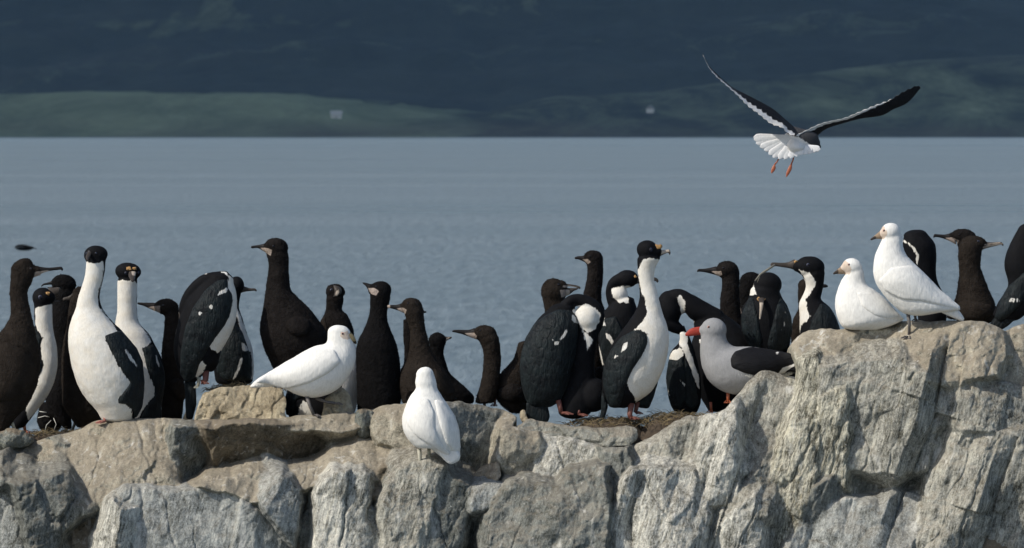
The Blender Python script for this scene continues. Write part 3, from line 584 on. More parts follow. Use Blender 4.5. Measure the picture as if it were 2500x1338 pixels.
def bedmat():
    m, nt, p = newmat('bedrock'); g = N(nt, 'ShaderNodeNewGeometry'); ob = g.outputs['Position']
    tint = N(nt, 'ShaderNodeAttribute', attribute_name='tint').outputs['Color']; st = N(nt, 'ShaderNodeAttribute', attribute_name='st').outputs['Fac']; so = N(nt, 'ShaderNodeAttribute', attribute_name='soil').outputs['Fac']
    rot = mapping(nt, ob, (1, 1, 1), (0, math.radians(76), 0)); fv = mapping(nt, rot, (1, 6, 9))
    big = noise(nt, ob, 5, 6, .62, .5); mid = noise(nt, ob, 26, 6, .68, .5); fine = noise(nt, ob, 130, 4, .7); hf = noise(nt, ob, 330, 2, .6)
    fol = noise(nt, fv, 9, 6, .64, .6); fol2 = noise(nt, fv, 26, 4, .62, .4)
    v = mth(nt, 'ADD', mth(nt, 'MULTIPLY', mth(nt, 'SUBTRACT', big, .5), 2.0), mth(nt, 'MULTIPLY', mth(nt, 'SUBTRACT', mid, .5), 2.2))
    v = mth(nt, 'ADD', v, mth(nt, 'MULTIPLY', mth(nt, 'MULTIPLY', mth(nt, 'SUBTRACT', fol, .5), 4.5), mth(nt, 'ADD', st, .12)))
    v = mth(nt, 'ADD', v, mth(nt, 'MULTIPLY', mth(nt, 'MULTIPLY', mth(nt, 'SUBTRACT', fol2, .5), 3.2), mth(nt, 'ADD', st, .08)))
    v = mth(nt, 'ADD', v, mth(nt, 'MULTIPLY', mth(nt, 'SUBTRACT', fine, .5), 2.0)); v = mth(nt, 'ADD', v, mth(nt, 'MULTIPLY', mth(nt, 'SUBTRACT', hf, .5), 1.3))
    gain = ramp(nt, mth(nt, 'MULTIPLY_ADD', v, .5, .5, True), [(0, (.16, .16, .15)), (.25, (.52, .52, .50)), (.5, (.95, .95, .95)), (.72, (1.38, 1.37, 1.35)), (1, (1.95, 1.93, 1.86))])
    # colour ramps clip at 1, so the gain is stored halved
    mx = nt.nodes.new('ShaderNodeMix'); mx.data_type = 'RGBA'; mx.blend_type = 'MULTIPLY'; mx.inputs[0].default_value = 1; nt.links.new(tint, mx.inputs[6]); nt.links.new(gain, mx.inputs[7]); c = mx.outputs[2]
    # ochre foliation streaks
    yk = mth(nt, 'MULTIPLY', mth(nt, 'MULTIPLY_ADD', noise(nt, fv, 15, 4, .6, .8), 9, -5.0, True), mth(nt, 'MULTIPLY_ADD', st, 1.1, -.28, True))
    c = mixc(nt, mth(nt, 'MULTIPLY', yk, .55), c, (.46, .41, .27))
    # soil and dust on what faces up
    nz = N(nt, 'ShaderNodeSeparateXYZ'); nt.links.new(g.outputs['Normal'], nz.inputs[0])
    sm = mth(nt, 'ADD', mth(nt, 'MULTIPLY', nz.outputs[2], 1.3), mth(nt, 'MULTIPLY', big, 1.5)); sm = mth(nt, 'MULTIPLY', mth(nt, 'MULTIPLY_ADD', sm, 2.2, -2.4, True), mth(nt, 'MULTIPLY_ADD', so, .5, .15))
    c = mixc(nt, sm, c, (.25, .21, .155))
    # droppings: pale spatter and runs
    run = noise(nt, mapping(nt, ob, (1, 1, .16)), 30, 4, .6, .5); gm = mth(nt, 'MULTIPLY', mth(nt, 'MULTIPLY_ADD', run, 9, -5.1, True), mth(nt, 'MULTIPLY_ADD', big, 4, -1.7, True))
    c = mixc(nt, mth(nt, 'MULTIPLY', gm, .8), c, (.66, .65, .60))
    c = mixc(nt, mth(nt, 'MULTIPLY', mth(nt, 'MULTIPLY_ADD', noise(nt, ob, 48, 5, .72), 12, -7.6, True), .6), c, (.68, .67, .62))
    nt.links.new(c, p.inputs['Base Color']); p.inputs['Roughness'].default_value = .95; p.inputs['Specular IOR Level'].default_value = .1
    b = N(nt, 'ShaderNodeBump', i_Strength=.8, i_Distance=.008); hgt = mth(nt, 'ADD', mid, mth(nt, 'MULTIPLY', fine, .9)); hgt = mth(nt, 'ADD', hgt, mth(nt, 'MULTIPLY', fol2, mth(nt, 'MULTIPLY', st, .9)))
    nt.links.new(hgt, b.inputs['Height']); nt.links.new(b.outputs[0], p.inputs['Normal'])
    return m
outcrop()
rock([(2072,812),(2080,797),(2098,790),(2118,797),(2124,812),(2100,822)], ground_at(2098, 808)+.004, 'mott', R=18, seed=66, amp=.01, T=.08, label='small round dark stone in front of the sitting white bird', h=1.6)
rock([(865,1010),(880,1000),(905,1002),(915,1030),(905,1068),(880,1070),(862,1045)], ground_at(885, 1035)+-0.012, 'mott', b=.1, a=.2, R=25, seed=14, amp=.02, label='small rounded dark stone at the back edge left of the white bird seen from behind')
rock([(1138,1172),(1168,1146),(1215,1122),(1224,1165),(1200,1186),(1160,1184)], ground_at(1190, 1160)-.06, 'tan', a=-.5, b=.4, R=10, seed=25, T=.3, label='small tan wedge shaped stone to the right below the white bird seen from behind')
# dark rock mass behind and under everything, down into the sea
def mass():
    sk = np.array([(-700,1180),(-80,1100),(0,1090),(90,1066),(200,1062),(300,1050),(700,1045),(900,1040),(1000,1030),(1250,1045),(1340,1046),(1560,1046),(1640,1044),(1760,1030),(1820,990),(1930,960),(1990,860),(2060,825),(2450,815),(2600,810),(3200,900)], float)
    xs = np.arange(-700, 3200, 7.); prof = []
    ycol = [(-.9, -3.2), (-.55, -1.6), (-.30, -1.0), (-.10, -.66), (-.06, -.42), (-.03, -.32), (.0, -.25), (.30, -.20), (.34, -.12), (.36, -.04), (.40, -.014), (.42, -.018), (.5, -.03), (.6, -.036), (.72, -.042), (.86, -.05), (1.0, -.06), (1.3, -.10), (1.8, -.35), (2.6, -1.1), (4.0, -3.4)]
    V = []
    for x in xs:
        zt = CAMZ-(np.interp(x, sk[:, 0], sk[:, 1])-HZ)*19.95/F; X = (x-1250)*19.8/F
        for (dy, dz) in ycol:
            back = max(0, dy-.16); V.append((X, (19.68+dy if dy >= .3 or dz < -.6 else 19.98+dy*.3), (zt if dy < 1.3 else zt)+dz-.045*back))
    V = np.array(V); n3 = fbm(V*6, 4, 88)*.018; V[:, 2] += n3-.01; V[:, 1] += fbm(V*5+9, 3, 90)*.03
    m = len(ycol); Fc = [(i*m+j, (i+1)*m+j, (i+1)*m+j+1, i*m+j+1) for i in range(len(xs)-1) for j in range(m-1)]
    o = link('rock_ledge', mkmesh('rock_ledge', V, Fc, RM['brown'])); o['kind'] = 'structure'
mass()
# nests: low mounds of mud with dry grass
def nest(cx, cy, rx, Y, label, seed, n=420, hgt=20):
    rs = np.random.RandomState(seed); c = W(cx, cy, Y); u = Y/F; nr, ns = 10, 44; V = []; Fc = []
    for i in range(nr+1):
        r = i/nr
        for j in range(ns):
            t = 2*math.pi*j/ns; V.append((math.cos(t)*r*rx*u, math.sin(t)*r*rx*u*.75, hgt*u*(1-r**2.6)-.01-.09*r**5))
    V = np.array(V); V[:, 2] += fbm(V*45+seed, 3, seed)*.010; V[:, 0] += fbm(V*25, 2, seed+1)*.012
    for i in range(nr):
        for j in range(ns):
            k = (j+1) % ns; Fc.append((i*ns+j, (i+1)*ns+j, (i+1)*ns+k, i*ns+k))
    root = thing('nest', label, 'nest', c, 'mud and grass nests'); o = link('mound', mkmesh('mound', V, Fc, M['mud']), root)
    P = []; 
    for k in range(n):
        t = rs.uniform(0, 2*math.pi); r = math.sqrt(rs.uniform(.1, 1))*rx*u*1.02; a = rs.uniform(0, 2*math.pi); Ln = rs.uniform(.015, .05)
        p = np.array([math.cos(t)*r, math.sin(t)*r*.75, hgt*u*(1-(r/(rx*u*1.02))**2.6)-.006]); dr = np.array([math.cos(a), math.sin(a)*.6, rs.uniform(-.25, .6)])
        P.append(tube3([p, p+dr*Ln*.5+[0, 0, .003], p+dr*Ln-[0, 0, rs.uniform(0, .012)]], [.0012, .001, .0005], 3))
    v, f = join(P); g = link('grass', mkmesh('grass', v, f, M['straw'], False), root); g['kind'] = 'stuff'
M['mud'] = plain('nest_mud', (.085, .062, .042), .95, 1, (.035, .026, .018), 60)
M['straw'] = plain('dry_straw', (.20, .15, .07), .85, 0, (.07, .052, .03), 25)
nest(1650, 1032, 95, 19.95, 'brown nest mound with dry grass between the upright adult and the gull rock', 1, 600, 26)
nest(1490, 1035, 110, 20.0, 'dark nest mound under the feet of the broad black adult and upright adult', 2, 500, 18)
nest(600, 950, 95, 20.16, 'thin nest crust on top of the speckled yellowish boulder', 3, 420, 12)
nest(140, 1062, 90, 20.2, 'flat nest of mud and straw behind the left ledge', 4, 300, 12)

# sea
def watermat():
    m, nt, p = newmat('sea_water'); g = N(nt, 'ShaderNodeNewGeometry'); ps = g.outputs['Position']
    p.inputs['Base Color'].default_value = (.055, .085, .105, 1); p.inputs['Roughness'].default_value = .28; p.inputs['IOR'].default_value = 1.33
    rip = mapping(nt, ps, (3.2, .42, 1)); a = noise(nt, rip, 1.0, 6, .72, .3)
    swl = noise(nt, mapping(nt, ps, (.02, .11, 1)), 1.0, 4, .6)
    lng = noise(nt, mapping(nt, ps, (.0016, .02, 1)), 1.0, 4, .6)      # wind streaks: rougher and calmer water
    lg2 = noise(nt, mapping(nt, ps, (.0006, .004, 1)), 1.0, 3, .5)
    md = noise(nt, mapping(nt, ps, (.008, .09, 1)), 1.0, 5, .65); st = mth(nt, 'MULTIPLY_ADD', mth(nt, 'ADD', mth(nt, 'ADD', lng, lg2), md), 1.3, -1.45, True)
    b = N(nt, 'ShaderNodeBump', i_Distance=.35); nt.links.new(mth(nt, 'MULTIPLY_ADD', st, .5, .5), b.inputs['Strength'])
    nt.links.new(mth(nt, 'ADD', a, mth(nt, 'MULTIPLY', swl, 1.6)), b.inputs['Height']); nt.links.new(b.outputs[0], p.inputs['Normal'])
    nt.links.new(mth(nt, 'MULTIPLY_ADD', st, .22, .22), p.inputs['Roughness'])
    st = mth(nt, 'MULTIPLY_ADD', mth(nt, 'SUBTRACT', a, .5), 3.6, st, True); nt.links.new(mixc(nt, st, (.100, .133, .155), (.215, .262, .288)), p.inputs['Base Color'])
    return m
me = mkmesh('sea', [(-2900, -40, 0), (2900, -40, 0), (2900, 3300, 0), (-2900, 3300, 0)], [(0, 1, 2, 3)], watermat(), False)
o = link('sea', me); o['kind'] = 'structure'

# far shore
def hillmat():
    m, nt, p = newmat('hillside'); g = N(nt, 'ShaderNodeNewGeometry'); ps = g.outputs['Position']
    at = N(nt, 'ShaderNodeAttribute', attribute_name='m').outputs['Fac']
    n1 = noise(nt, mapping(nt, ps, (.8, .22, 2)), .02, 8, .72, .5); n2 = noise(nt, mapping(nt, ps, (.5, .4, 1)), .0042, 4, .55, .3)
    forest = mixc(nt, mth(nt, 'MULTIPLY_ADD', n1, 3, -1, True), (.003, .006, .009), (.036, .046, .040)); grass = mixc(nt, mth(nt, 'MULTIPLY_ADD', n1, 2.4, -.7, True), (.10, .125, .07), (.34, .39, .23))
    bare = mixc(nt, n1, (.08, .085, .08), (.15, .15, .14))
    gm = mth(nt, 'ADD', at, mth(nt, 'MULTIPLY', mth(nt, 'SUBTRACT', n1, .5), 1.1))
    c = mixc(nt, mth(nt, 'MULTIPLY_ADD', gm, 2.0, -.45, True), forest, grass)
    c = mixc(nt, mth(nt, 'MULTIPLY', mth(nt, 'MULTIPLY_ADD', n2, 8, -4.5, True), .3), c, bare)
    sx = N(nt, 'ShaderNodeSeparateXYZ'); nt.links.new(ps, sx.inputs[0])
    heath = mth(nt, 'MULTIPLY', mth(nt, 'MULTIPLY_ADD', sx.outputs[2], -.10, 1.2, True), mth(nt, 'MULTIPLY_ADD', noise(nt, mapping(nt, ps, (1, .5, 1)), .006, 4, .6), 4, -1.5, True))
    c = mixc(nt, mth(nt, 'MULTIPLY', heath, .8), c, (.075, .055, .045))
    nt.links.new(c, p.inputs['Base Color']); p.inputs['Roughness'].default_value = 1; p.inputs['Specular IOR Level'].default_value = .05
    return m
def hills():
    xs = np.r_[np.arange(-2800, -700, 40.), np.arange(-700, 700, 9.), np.arange(700, 2801, 40.)]
    ys = np.r_[np.arange(2980, 3500, 9.), np.arange(3500, 5200, 26.), np.arange(5200, 8001, 80.)]
    X, Yv = np.meshgrid(xs, ys); X = X.ravel(); Yv = Yv.ravel(); n = len(X)
    px = 1250+X/3330*F
    crest = np.interp(px, [-3000,-1200,-300,0,150,450,700,900,1050,1180,1240,1350,1600,1800,2000,2200,2500,3200,5000], [210,240,228,232,225,226,232,250,264,282,262,236,226,200,180,152,136,150,200])
    H1 = 4+(HZ-crest)/F*3330; t = np.clip((Yv-3000)/330, 0, 1); t = t*t*(3-2*t)
    h = H1*t; past = np.clip((Yv-3340)/260, 0, 1); h = h*(1-.25*past)
    h += np.clip(Yv-3560, 0, None)*.085+np.clip(Yv-4300, 0, None)*.05
    P = np.c_[X*.0016, Yv*.0016, np.zeros(n)]
    up = np.clip((Yv-3400)/1500, 0, 1); h += fbm(P, 4, 5)*70*up+fbm(P*9, 4, 6)*(1.0+6*up)*np.clip((Yv-3010)/60, 0, 1)
    h = np.where(Yv < 3004, -1.2, h+.2)
    forest = np.clip((Yv-3335)/60, 0, 1); rough = fbm(np.c_[X*.06, Yv*.06, np.zeros(n)], 2, 8)*3.0*forest; h += rough
    grassy = np.where(Yv < 3380, .85-.5*np.clip((px-900)/350, 0, 1)+.05*np.clip((px-1500)/800, 0, 1), .0)+.18*np.clip(fbm(P*2.2, 2, 33), 0, 1)
    band = np.exp(-((Yv-4020)/140)**2)*.25; grassy = grassy+band
    ppx = 1250+X/Yv*F; ppy = HZ-(h-CAMZ)/Yv*F; PP = np.c_[ppx, ppy]
    for pl, am, sf in (([(150,68),(350,56),(500,38),(488,-10),(585,-10),(592,40),(720,48),(900,36),(860,62),(620,76),(300,80)], .40, 9), ([(-60,50),(60,52),(75,66),(-60,72)], .35, 8), ([(1010,-20),(1330,-20),(1310,38),(1100,44)], .26, 14),
                       ([(1880,215),(1930,160),(2150,140),(2330,180),(2420,260),(2180,300),(1960,270)], .10, 40), ([(560,330),(640,292),(900,280),(990,300),(930,334)], .35, 14), ([(60,232),(330,228),(330,245),(60,248)], .3, 6), ([(780,245),(1130,262),(1130,280),(980,280),(800,262)], .3, 8)):
        dd, _ = sdist(PP+np.c_[fbm(np.c_[PP/60, PP[:, :1]*0], 3, 2)*18, fbm(np.c_[PP/50, PP[:, :1]*0], 3, 3)*9], pl); grassy = grassy+am*np.clip(dd/sf+.5, 0, 1)
    grassy = grassy-.05*np.clip((ppx-880)/250, 0, 1)*(Yv < 3380)
    V = np.c_[X, Yv, h]; nx = len(xs); Fc = [(j*nx+i, j*nx+i+1, (j+1)*nx+i+1, (j+1)*nx+i) for j in range(len(ys)-1) for i in range(nx-1)]
    o = link('hills', mkmesh('hills', V, Fc, hillmat(), True, grassy)); o['kind'] = 'structure'
    return V, Fc
HV, HF = hills(); hb = BVHTree.FromPolygons([tuple(v) for v in HV], HF)
def cottage(px, py, wd, label, rc, rz=0):
    u = 3100/F; X = (px-1250)*u; d = Vector((px-1250, F, -(py-HZ))).normalized(); hit = hb.ray_cast(Vector((0, 0, CAMZ)), d)[0]
    c = hit if hit is not None else Vector((X, 3100, 8)); root = thing('cottage', label, 'cottage', (c.x, c.y, c.z-.4)); root.rotation_euler.z = rz; w_, d_, hh = wd, wd*.7, wd*.42
    bx = lambda x0, x1, y0, y1, z0, z1: ([(x, y, z) for z in (z0, z1) for (x, y) in ((x0, y0), (x1, y0), (x1, y1), (x0, y1))], [(0, 3, 2, 1), (4, 5, 6, 7), (0, 1, 5, 4), (1, 2, 6, 5), (2, 3, 7, 6), (3, 0, 4, 7)])
    v, f = bx(-w_/2, w_/2, -d_/2, d_/2, 0, hh); link('wall', mkmesh('wall', v, f, M['lime'], False), root)
    e = .5; r = wd*.34; v = [(-w_/2-e, -d_/2-e, hh-.1), (w_/2+e, -d_/2-e, hh-.1), (w_/2+e, d_/2+e, hh-.1), (-w_/2-e, d_/2+e, hh-.1), (-w_/2-e, 0, hh+r), (w_/2+e, 0, hh+r)]
    link('roof', mkmesh('roof', v, [(0, 1, 5, 4), (2, 3, 4, 5), (0, 4, 3), (1, 2, 5), (3, 2, 1, 0)], rc, False), root)
    v, f = bx(-.6, .6, -d_/2-.08, -d_/2-.01, 0, 2.1); link('door', mkmesh('door', v, f, M['doorc'], False), root)
    for s in (-1, 1):
        v, f = bx(s*w_*.3-.5, s*w_*.3+.5, -d_/2-.07, -d_/2-.01, 1, 2.1); link('window', mkmesh('window', v, f, M['doorc'], False), root)
M['lime'] = plain('limewash', (.75, .74, .70), .9); M['doorc'] = plain('grey_paint', (.38, .37, .36), .6); M['roofa'] = plain('pale_roof', (.62, .62, .60), .7); M['roofb'] = plain('grey_roof', (.30, .30, .28), .7)
cottage(821, 288, 6.2, 'whitish blurred hut on the green shore slope at left', M['roofa'])
cottage(1588, 274, 6.0, 'small grey gabled hut on the dark shore slope right of centre', M['roofb'], math.radians(82))

# unseen cloud added above the far hills to keep them in shade
def shade_cloud():
    rs = np.random.RandomState(3); m, nt, p = newmat('shade_cloud'); p.inputs['Base Color'].default_value = (.8, .8, .82, 1); p.inputs['Roughness'].default_value = 1
    nu, nv = 90, 60; V = []; Fc = []
    for s in (0, 1):
        for j in range(nv):
            for i in range(nu):
                x = -2100+i*2700/(nu-1); y = 2250+j*3300/(nv-1); e = min(i, nu-1-i, j*1.3, (nv-1-j)*1.3)/12; e = min(1, e)**.5
                V.append((x, y, (900+350*e) if s else (900-100*e)))
    V = np.array(V, float); V[:, 2] += fbm(V*.0018, 4, 4)*70; V[:, 1] += fbm(V*.002, 3, 7)*90
    for s in (0, 1):
        for j in range(nv-1):
            for i in range(nu-1):
                a = s*nu*nv+j*nu+i; q = (a, a+1, a+nu+1, a+nu); Fc.append(q if s else q[::-1])
    o = link('shade_cloud', mkmesh('shade_cloud', V, Fc, m)); o['kind'] = 'structure'
shade_cloud()
# sea air
def haze():
    m = bpy.data.materials.new('haze'); m.use_nodes = True; nt = m.node_tree; nt.nodes.clear()
    out = nt.nodes.new('ShaderNodeOutputMaterial'); v = nt.nodes.new('ShaderNodeVolumePrincipled')
    v.inputs['Color'].default_value = (.38, .66, 1, 1); v.inputs['Density'].default_value = HAZE; v.inputs['Anisotropy'].default_value = 0
    nt.links.new(v.outputs[0], out.inputs['Volume'])
    x0, x1, y0, y1, z0, z1 = -2950, 2950, -60, 8100, -6, 720
    V = [(x, y, z) for z in (z0, z1) for (x, y) in ((x0, y0), (x1, y0), (x1, y1), (x0, y1))]
    o = link('haze', mkmesh('haze', V, [(0, 3, 2, 1), (4, 5, 6, 7), (0, 1, 5, 4), (1, 2, 6, 5), (2, 3, 7, 6), (3, 0, 4, 7)], m, False)); o['kind'] = 'stuff'; o.display_type = 'WIRE'
HAZE = 3.6e-5
haze()

# ------------------------------------------------------------------ birds
random.seed(4)
def child(root, name, V, Fc, mat, at=None, smooth=True, label=None, parent=None):
    V = np.asarray(V)-np.array(root.location)
    o = link(name, mkmesh(name, V, Fc, mat, smooth, at), parent or root)
    if label: o['label'] = label
    return o
def foot(ctx, x, y, dy, size, ang, mat, root, leg):
    """webbed foot: three toes fanned on the ground with a web between them"""
    c = ctx.p(x, y); r = size*ctx.u; o = np.array([c[0], ctx.Y+dy*ctx.u, c[1]]); parts = []; tips = []
    for k in (-.6, 0, .6):
        a = math.radians(ang)+k; t = o+np.array([math.cos(a)*r, math.sin(a)*r, -.004]); tips.append(t)
        parts.append(tube3([o, (o+t)/2+np.array([0, 0, .004]), t], [r*.11, r*.09, r*.05], 6))
    o2 = o+np.array([0, 0, -.001])
    for i in (0, 1):
        a, b = tips[i], tips[i+1]; md = (a+b)/2*.86+o*.14
        v = [o2, a, md, b]; v = v+[q-np.array([0, 0, .002]) for q in v]
        parts.append((np.array(v), [(0, 1, 2, 3), (7, 6, 5, 4), (0, 4, 5, 1), (1, 5, 6, 2), (2, 6, 7, 3), (3, 7, 4, 0)]))
    V, Fc = join(parts); child(root, 'foot', V, Fc, mat, smooth=False, parent=leg)

def bird(name, label, cat, crop, Y, solids, white=(), frontonly=False, mat='adult', bills=(), wings=(), tails=(),
         eyes=(), caruncle=(), legs=(), group=None, fuzz=0, extra=None, voxel=.0042, stand=None):
    if mat in ('adult', 'gull') and not fuzz: fuzz = .05
    if mat == 'white': fuzz = .03
    if stand: Y = ground_at(CR[crop][0]+stand[0]*CR[crop][2], CR[crop][1]+stand[1]*CR[crop][2], Y)+(stand[2] if len(stand) > 2 else .02)
    ctx = Ctx(crop, Y); parts = []
    for s in solids:
        kw = s[2] if len(s) > 2 else {}
        parts.append(loft(ctx, s[1], **kw) if s[0] == 'L' else ell(ctx, *s[1], **kw))
    if 'chick' in mat: white = list(white)+[pl for b_ in bills for pl in b_.get('pale', ())]      # bare pale skin at the gape
    V, Fc = join(parts); V, Fc, Nn = fuse(V, Fc, voxel)
    V = V+Nn*(fbm(V*24, 3, 7)*.0011)[:, None]
    if 'chick' in mat: V = V+Nn*(fbm(V*75, 2, 12)*.0010)[:, None]
    at = maskd(ctx, V[:, [0, 2]], white) if white else np.full(len(V), -.05)
    if frontonly: at = np.minimum(at, (Y+.012-V[:, 1]))
    bvh = BVHTree.FromPolygons([tuple(v) for v in V], Fc)
    lowz = V[:, 2].min(); bx = V[V[:, 2] < lowz+.05][:, 0].mean()
    root = thing(name, label, cat, (bx, Y, lowz), group)
    if fuzz:
        rs = np.random.RandomState(len(V) % 9999); k = int(len(V)*fuzz*1.7); ii = rs.choice(len(V), k)
        b = V[ii]; n = Nn[ii]; L = rs.uniform(.002, .0068, k)[:, None]*(1 if 'chick' in mat else .6)
        tdir = n+rs.normal(0, .45, (k, 3)); tdir[:, 2] -= .35; tdir /= np.linalg.norm(tdir, axis=1)[:, None]
        sd = np.cross(tdir, rs.normal(0, 1, (k, 3))); sd /= np.linalg.norm(sd, axis=1)[:, None]+1e-9
        base = b-n*.001; v3 = np.stack([base+sd*.0011, base-sd*.0011, base+tdir*L], 1).reshape(-1, 3)
        o = len(V); Fc = Fc+[(o+3*i, o+3*i+1, o+3*i+2) for i in range(k)]
        V = np.vstack([V, v3]); at = np.r_[at, np.repeat(at[ii], 3)]
    child(root, 'body', V, Fc, M[mat], at)
    def surf(x, y):
        c = ctx.p(x, y); h = bvh.ray_cast(Vector((c[0], Y-2, c[1])), Vector((0, 1, 0)))
        return h[0].y if h[0] is not None else Y
    for b in bills:
        v, f = loft(ctx, b['s'], df=b.get('df', .6), cap=b.get('cap', (.2, 1.)), n=4, seg=14)
        a = maskd(ctx, v[:, [0, 2]], b.get('pale', ()))
        child(root, 'bill', v, f, M[b.get('mat', 'bill')], a)
    for wg in wings:
        kw = {k: v for k, v in wg.items() if k not in ('poly', 'marks', 'mat', 'both', 't')}
        for side in ((-1, 1) if wg.get('both') else (-1,)):
            v, f, a = pillow(ctx, wg['poly'], bvh, wg.get('t', .012), side, marks=wg.get('marks', ()), **kw)
            child(root, 'wing', v, f, M[wg.get('mat', 'wing')], a)
    for tl in tails:
        v, f, a = pillow(ctx, tl['poly'], None, tl.get('t', .008), marks=tl.get('marks', ()), yoff=tl.get('dy', 0)*ctx.u, R=.02, feath=tl.get('feath', (80, .012, .003)))
        child(root, 'tail', v, f, M[tl.get('mat', 'wing')], a)
    for e in eyes:
        x, y, r = e[:3]; c = ctx.p(x, y); yy = surf(x, y)+r*ctx.u*.35
        if len(e) > 3:
            v, f = ell(ctx, x, y, r*1.55, r*1.55); v[:, 1] = yy+(v[:, 1]-Y)*.45; child(root, 'eye_ring', v, f, M[e[3]])
        v, f = ell(ctx, x, y, r, r, seg=14); v[:, 1] += yy-Y-r*ctx.u*.25; child(root, 'eye', v, f, M['eye'])
    for c in caruncle:
        x, y, rx, ry = c[:4]; v, f = ell(ctx, x, y, rx, ry, seg=16); v[:, 1] += surf(x, y)-Y+min(rx, ry)*ctx.u*.4
        v = v+np.c_[fbm(v*160, 2, 3), fbm(v*160, 2, 4), fbm(v*160, 2, 5)]*.0028; child(root, 'caruncle', v, f, M[c[4] if len(c) > 4 else 'car'])
    for l in legs:
        pts = [np.array([*(lambda q: (q[0], Y+(p[2] if len(p) > 2 else 0)*ctx.u, q[1]))(ctx.p(p[0], p[1]))]) for p in l['p']]
        r = l.get('r', 9)*ctx.u; v, f = tube3(pts, [r*1.3]+[r]*(len(pts)-1), 10)
        lg = child(root, 'leg', v, f, M[l.get('mat', 'foot')]); e = l['p'][-1]
        foot(ctx, e[0], e[1], e[2] if len(e) > 2 else 0, l.get('size', 38), l.get('ang', -100), M[l.get('mat', 'foot')], root, lg)
    if extra: extra(ctx, root)
    return root

AD = 'adult black and white cormorants'; CH = 'dark downy cormorant chicks'; SB = 'white sheathbills'
L = lambda *s: ('L', list(s)); E = lambda *a, **k: ('E', a, k)
def LL(secs, **k): return ('L', list(secs), k)

# --- left group
bird('cormorant_chick', 'brown downy chick at the far left edge with long bill pointing right', 'cormorant', 1, 19.95,
 [LL([(70,250,205,215),(66,300,205,318),(60,380,174,390),(66,470,182,470),(64,545,200,545),(30,610,218,635),(-40,700,235,700),(-80,790,250,785),(-100,880,250,880),(-100,970,230,985),(-85,1080,170,1110),(-60,1180,95,1190),(-30,1265,50,1265)], cap=(.7,.3)),
  E(150,258,84,62,10), E(222,262,42,34,10)],
 bills=[dict(s=[(225,228,215,292),(262,236,255,280),(300,240,300,264),(340,238,340,258),(380,234,380,254),(392,240,386,258)], pale=[[(215,300),(222,268),(300,256),(330,270)]])],
 mat='chickb', fuzz=.28, eyes=[(196,246,8)], group=CH, wings=[dict(poly=[(-60,740),(60,700),(170,760),(235,860),(220,960),(120,1060),(0,1080),(-70,1000)], t=.02, mat='chickb', R=.06)],
 legs=[dict(p=[(30,1230),(40,1275)], mat='footg'), dict(p=[(75,1215),(90,1250)], mat='footw', size=30)])
bird('adult_cormorant', 'adult cormorant with half open bill standing just right of the leftmost brown chick', 'cormorant', 1, 20.2,
 [LL([(212,470,330,470),(214,520,329,520),(218,580,330,580),(222,640,338,650),(225,720,355,720),(225,800,362,800),(215,880,358,880),(190,960,335,970),(150,1050,295,1055),(110,1120,240,1130),(70,1180,195,1190),(60,1225,160,1235)], cap=(.5,.4)),
  E(268,430,66,66,0), E(300,425,50,48,0), E(125,1180,45,80,20)],
 white=[[(222,492),(335,468),(350,640),(370,720),(370,850),(345,980),(255,1115),(180,1200),(165,1130),(200,1020),(240,930),(278,850),(268,780),(262,720),(272,680),(225,600)]],
 bills=[dict(s=[(305,370,310,432),(340,366,342,425),(372,364,370,412),(380,375,366,404)], mat='billb'), dict(s=[(285,438,288,472),(320,446,322,470),(350,448,350,468),(368,448,366,460)], mat='billb')],
 wings=[dict(poly=[(212,600),(240,630),(272,680),(262,720),(252,760),(252,820),(275,845),(268,890),(230,960),(190,1020),(180,900),(195,740)], t=.01)],
 eyes=[(258,425,9,'ring')], caruncle=[(302,402,16,12)], legs=[dict(p=[(150,1220),(158,1268)], mat='footo', ang=-60), dict(p=[(100,1225),(110,1262)], mat='footw', ang=-80)], group=AD)
bird('cormorant_chick', 'black chick behind the open billed adult, short bill open to the left', 'cormorant', 1, 20.5,
 [LL([(330,400,470,400),(325,470,472,480),(320,560,480,560),(325,650,470,650),(345,750,480,750),(355,850,480,850),(325,950,470,950),(285,1040,450,1050),(300,1130,440,1130),(350,1200,450,1205),(400,1245,450,1250)], cap=(.6,.3)), E(402,342,78,60,8), E(350,335,30,24)],
 bills=[dict(s=[(350,310,352,348),(310,330,312,348),(275,340,276,352),(262,350,264,360)]), dict(s=[(350,350,346,366),(320,362,318,372),(300,362,300,368)], mat='billb')],
 mat='chickg', fuzz=.22, group=CH, legs=[dict(p=[(425,1235),(415,1262)], mat='footg')])
bird('cormorant_chick', 'brown chick half hidden behind the tall white fronted adult, bill showing left of its neck', 'cormorant', 1, 20.3,
 [LL([(440,430,570,430),(432,500,565,500),(420,600,565,600),(400,700,600,700),(385,800,610,800),(385,920,625,900),(390,1020,640,1010),(395,1100,648,1090),(440,1180,645,1180),(480,1235,600,1230)], cap=(.6,.3)), E(505,402,50,44)],
 bills=[dict(s=[(480,378,470,440),(440,415,442,445),(405,428,404,448)], mat='billb')],
 mat='chickb', fuzz=.28, group=CH, legs=[dict(p=[(478,1200),(462,1240),(455,1262)], mat='footg')])
def quills(ctx, root):
    for pts in ([(345,1180,-95),(362,1220,-100),(345,1262,-100)], [(290,1268,-90),(300,1225,-95),(330,1195,-95)], [(245,1180,-80),(290,1168,-92),(320,1175,-95)], [(255,1140,-80),(300,1146,-92)]):
        w3 = [(lambda q: (q[0], ctx.Y+p[2]*ctx.u, q[1]))(ctx.p(p[0], p[1])) for p in pts]
        v, f = tube3(w3, 2.6*ctx.u, 6); child(root, 'feather', v, f, M['quill'])
bird('cormorant_chick', 'ragged black chick crouching low with pale bent feathers near the left edge', 'cormorant', 1, 20.55,
 [E(318,1185,84,104,10), E(280,1130,38,46)], mat='chickg', fuzz=.35, group=CH, extra=quills)
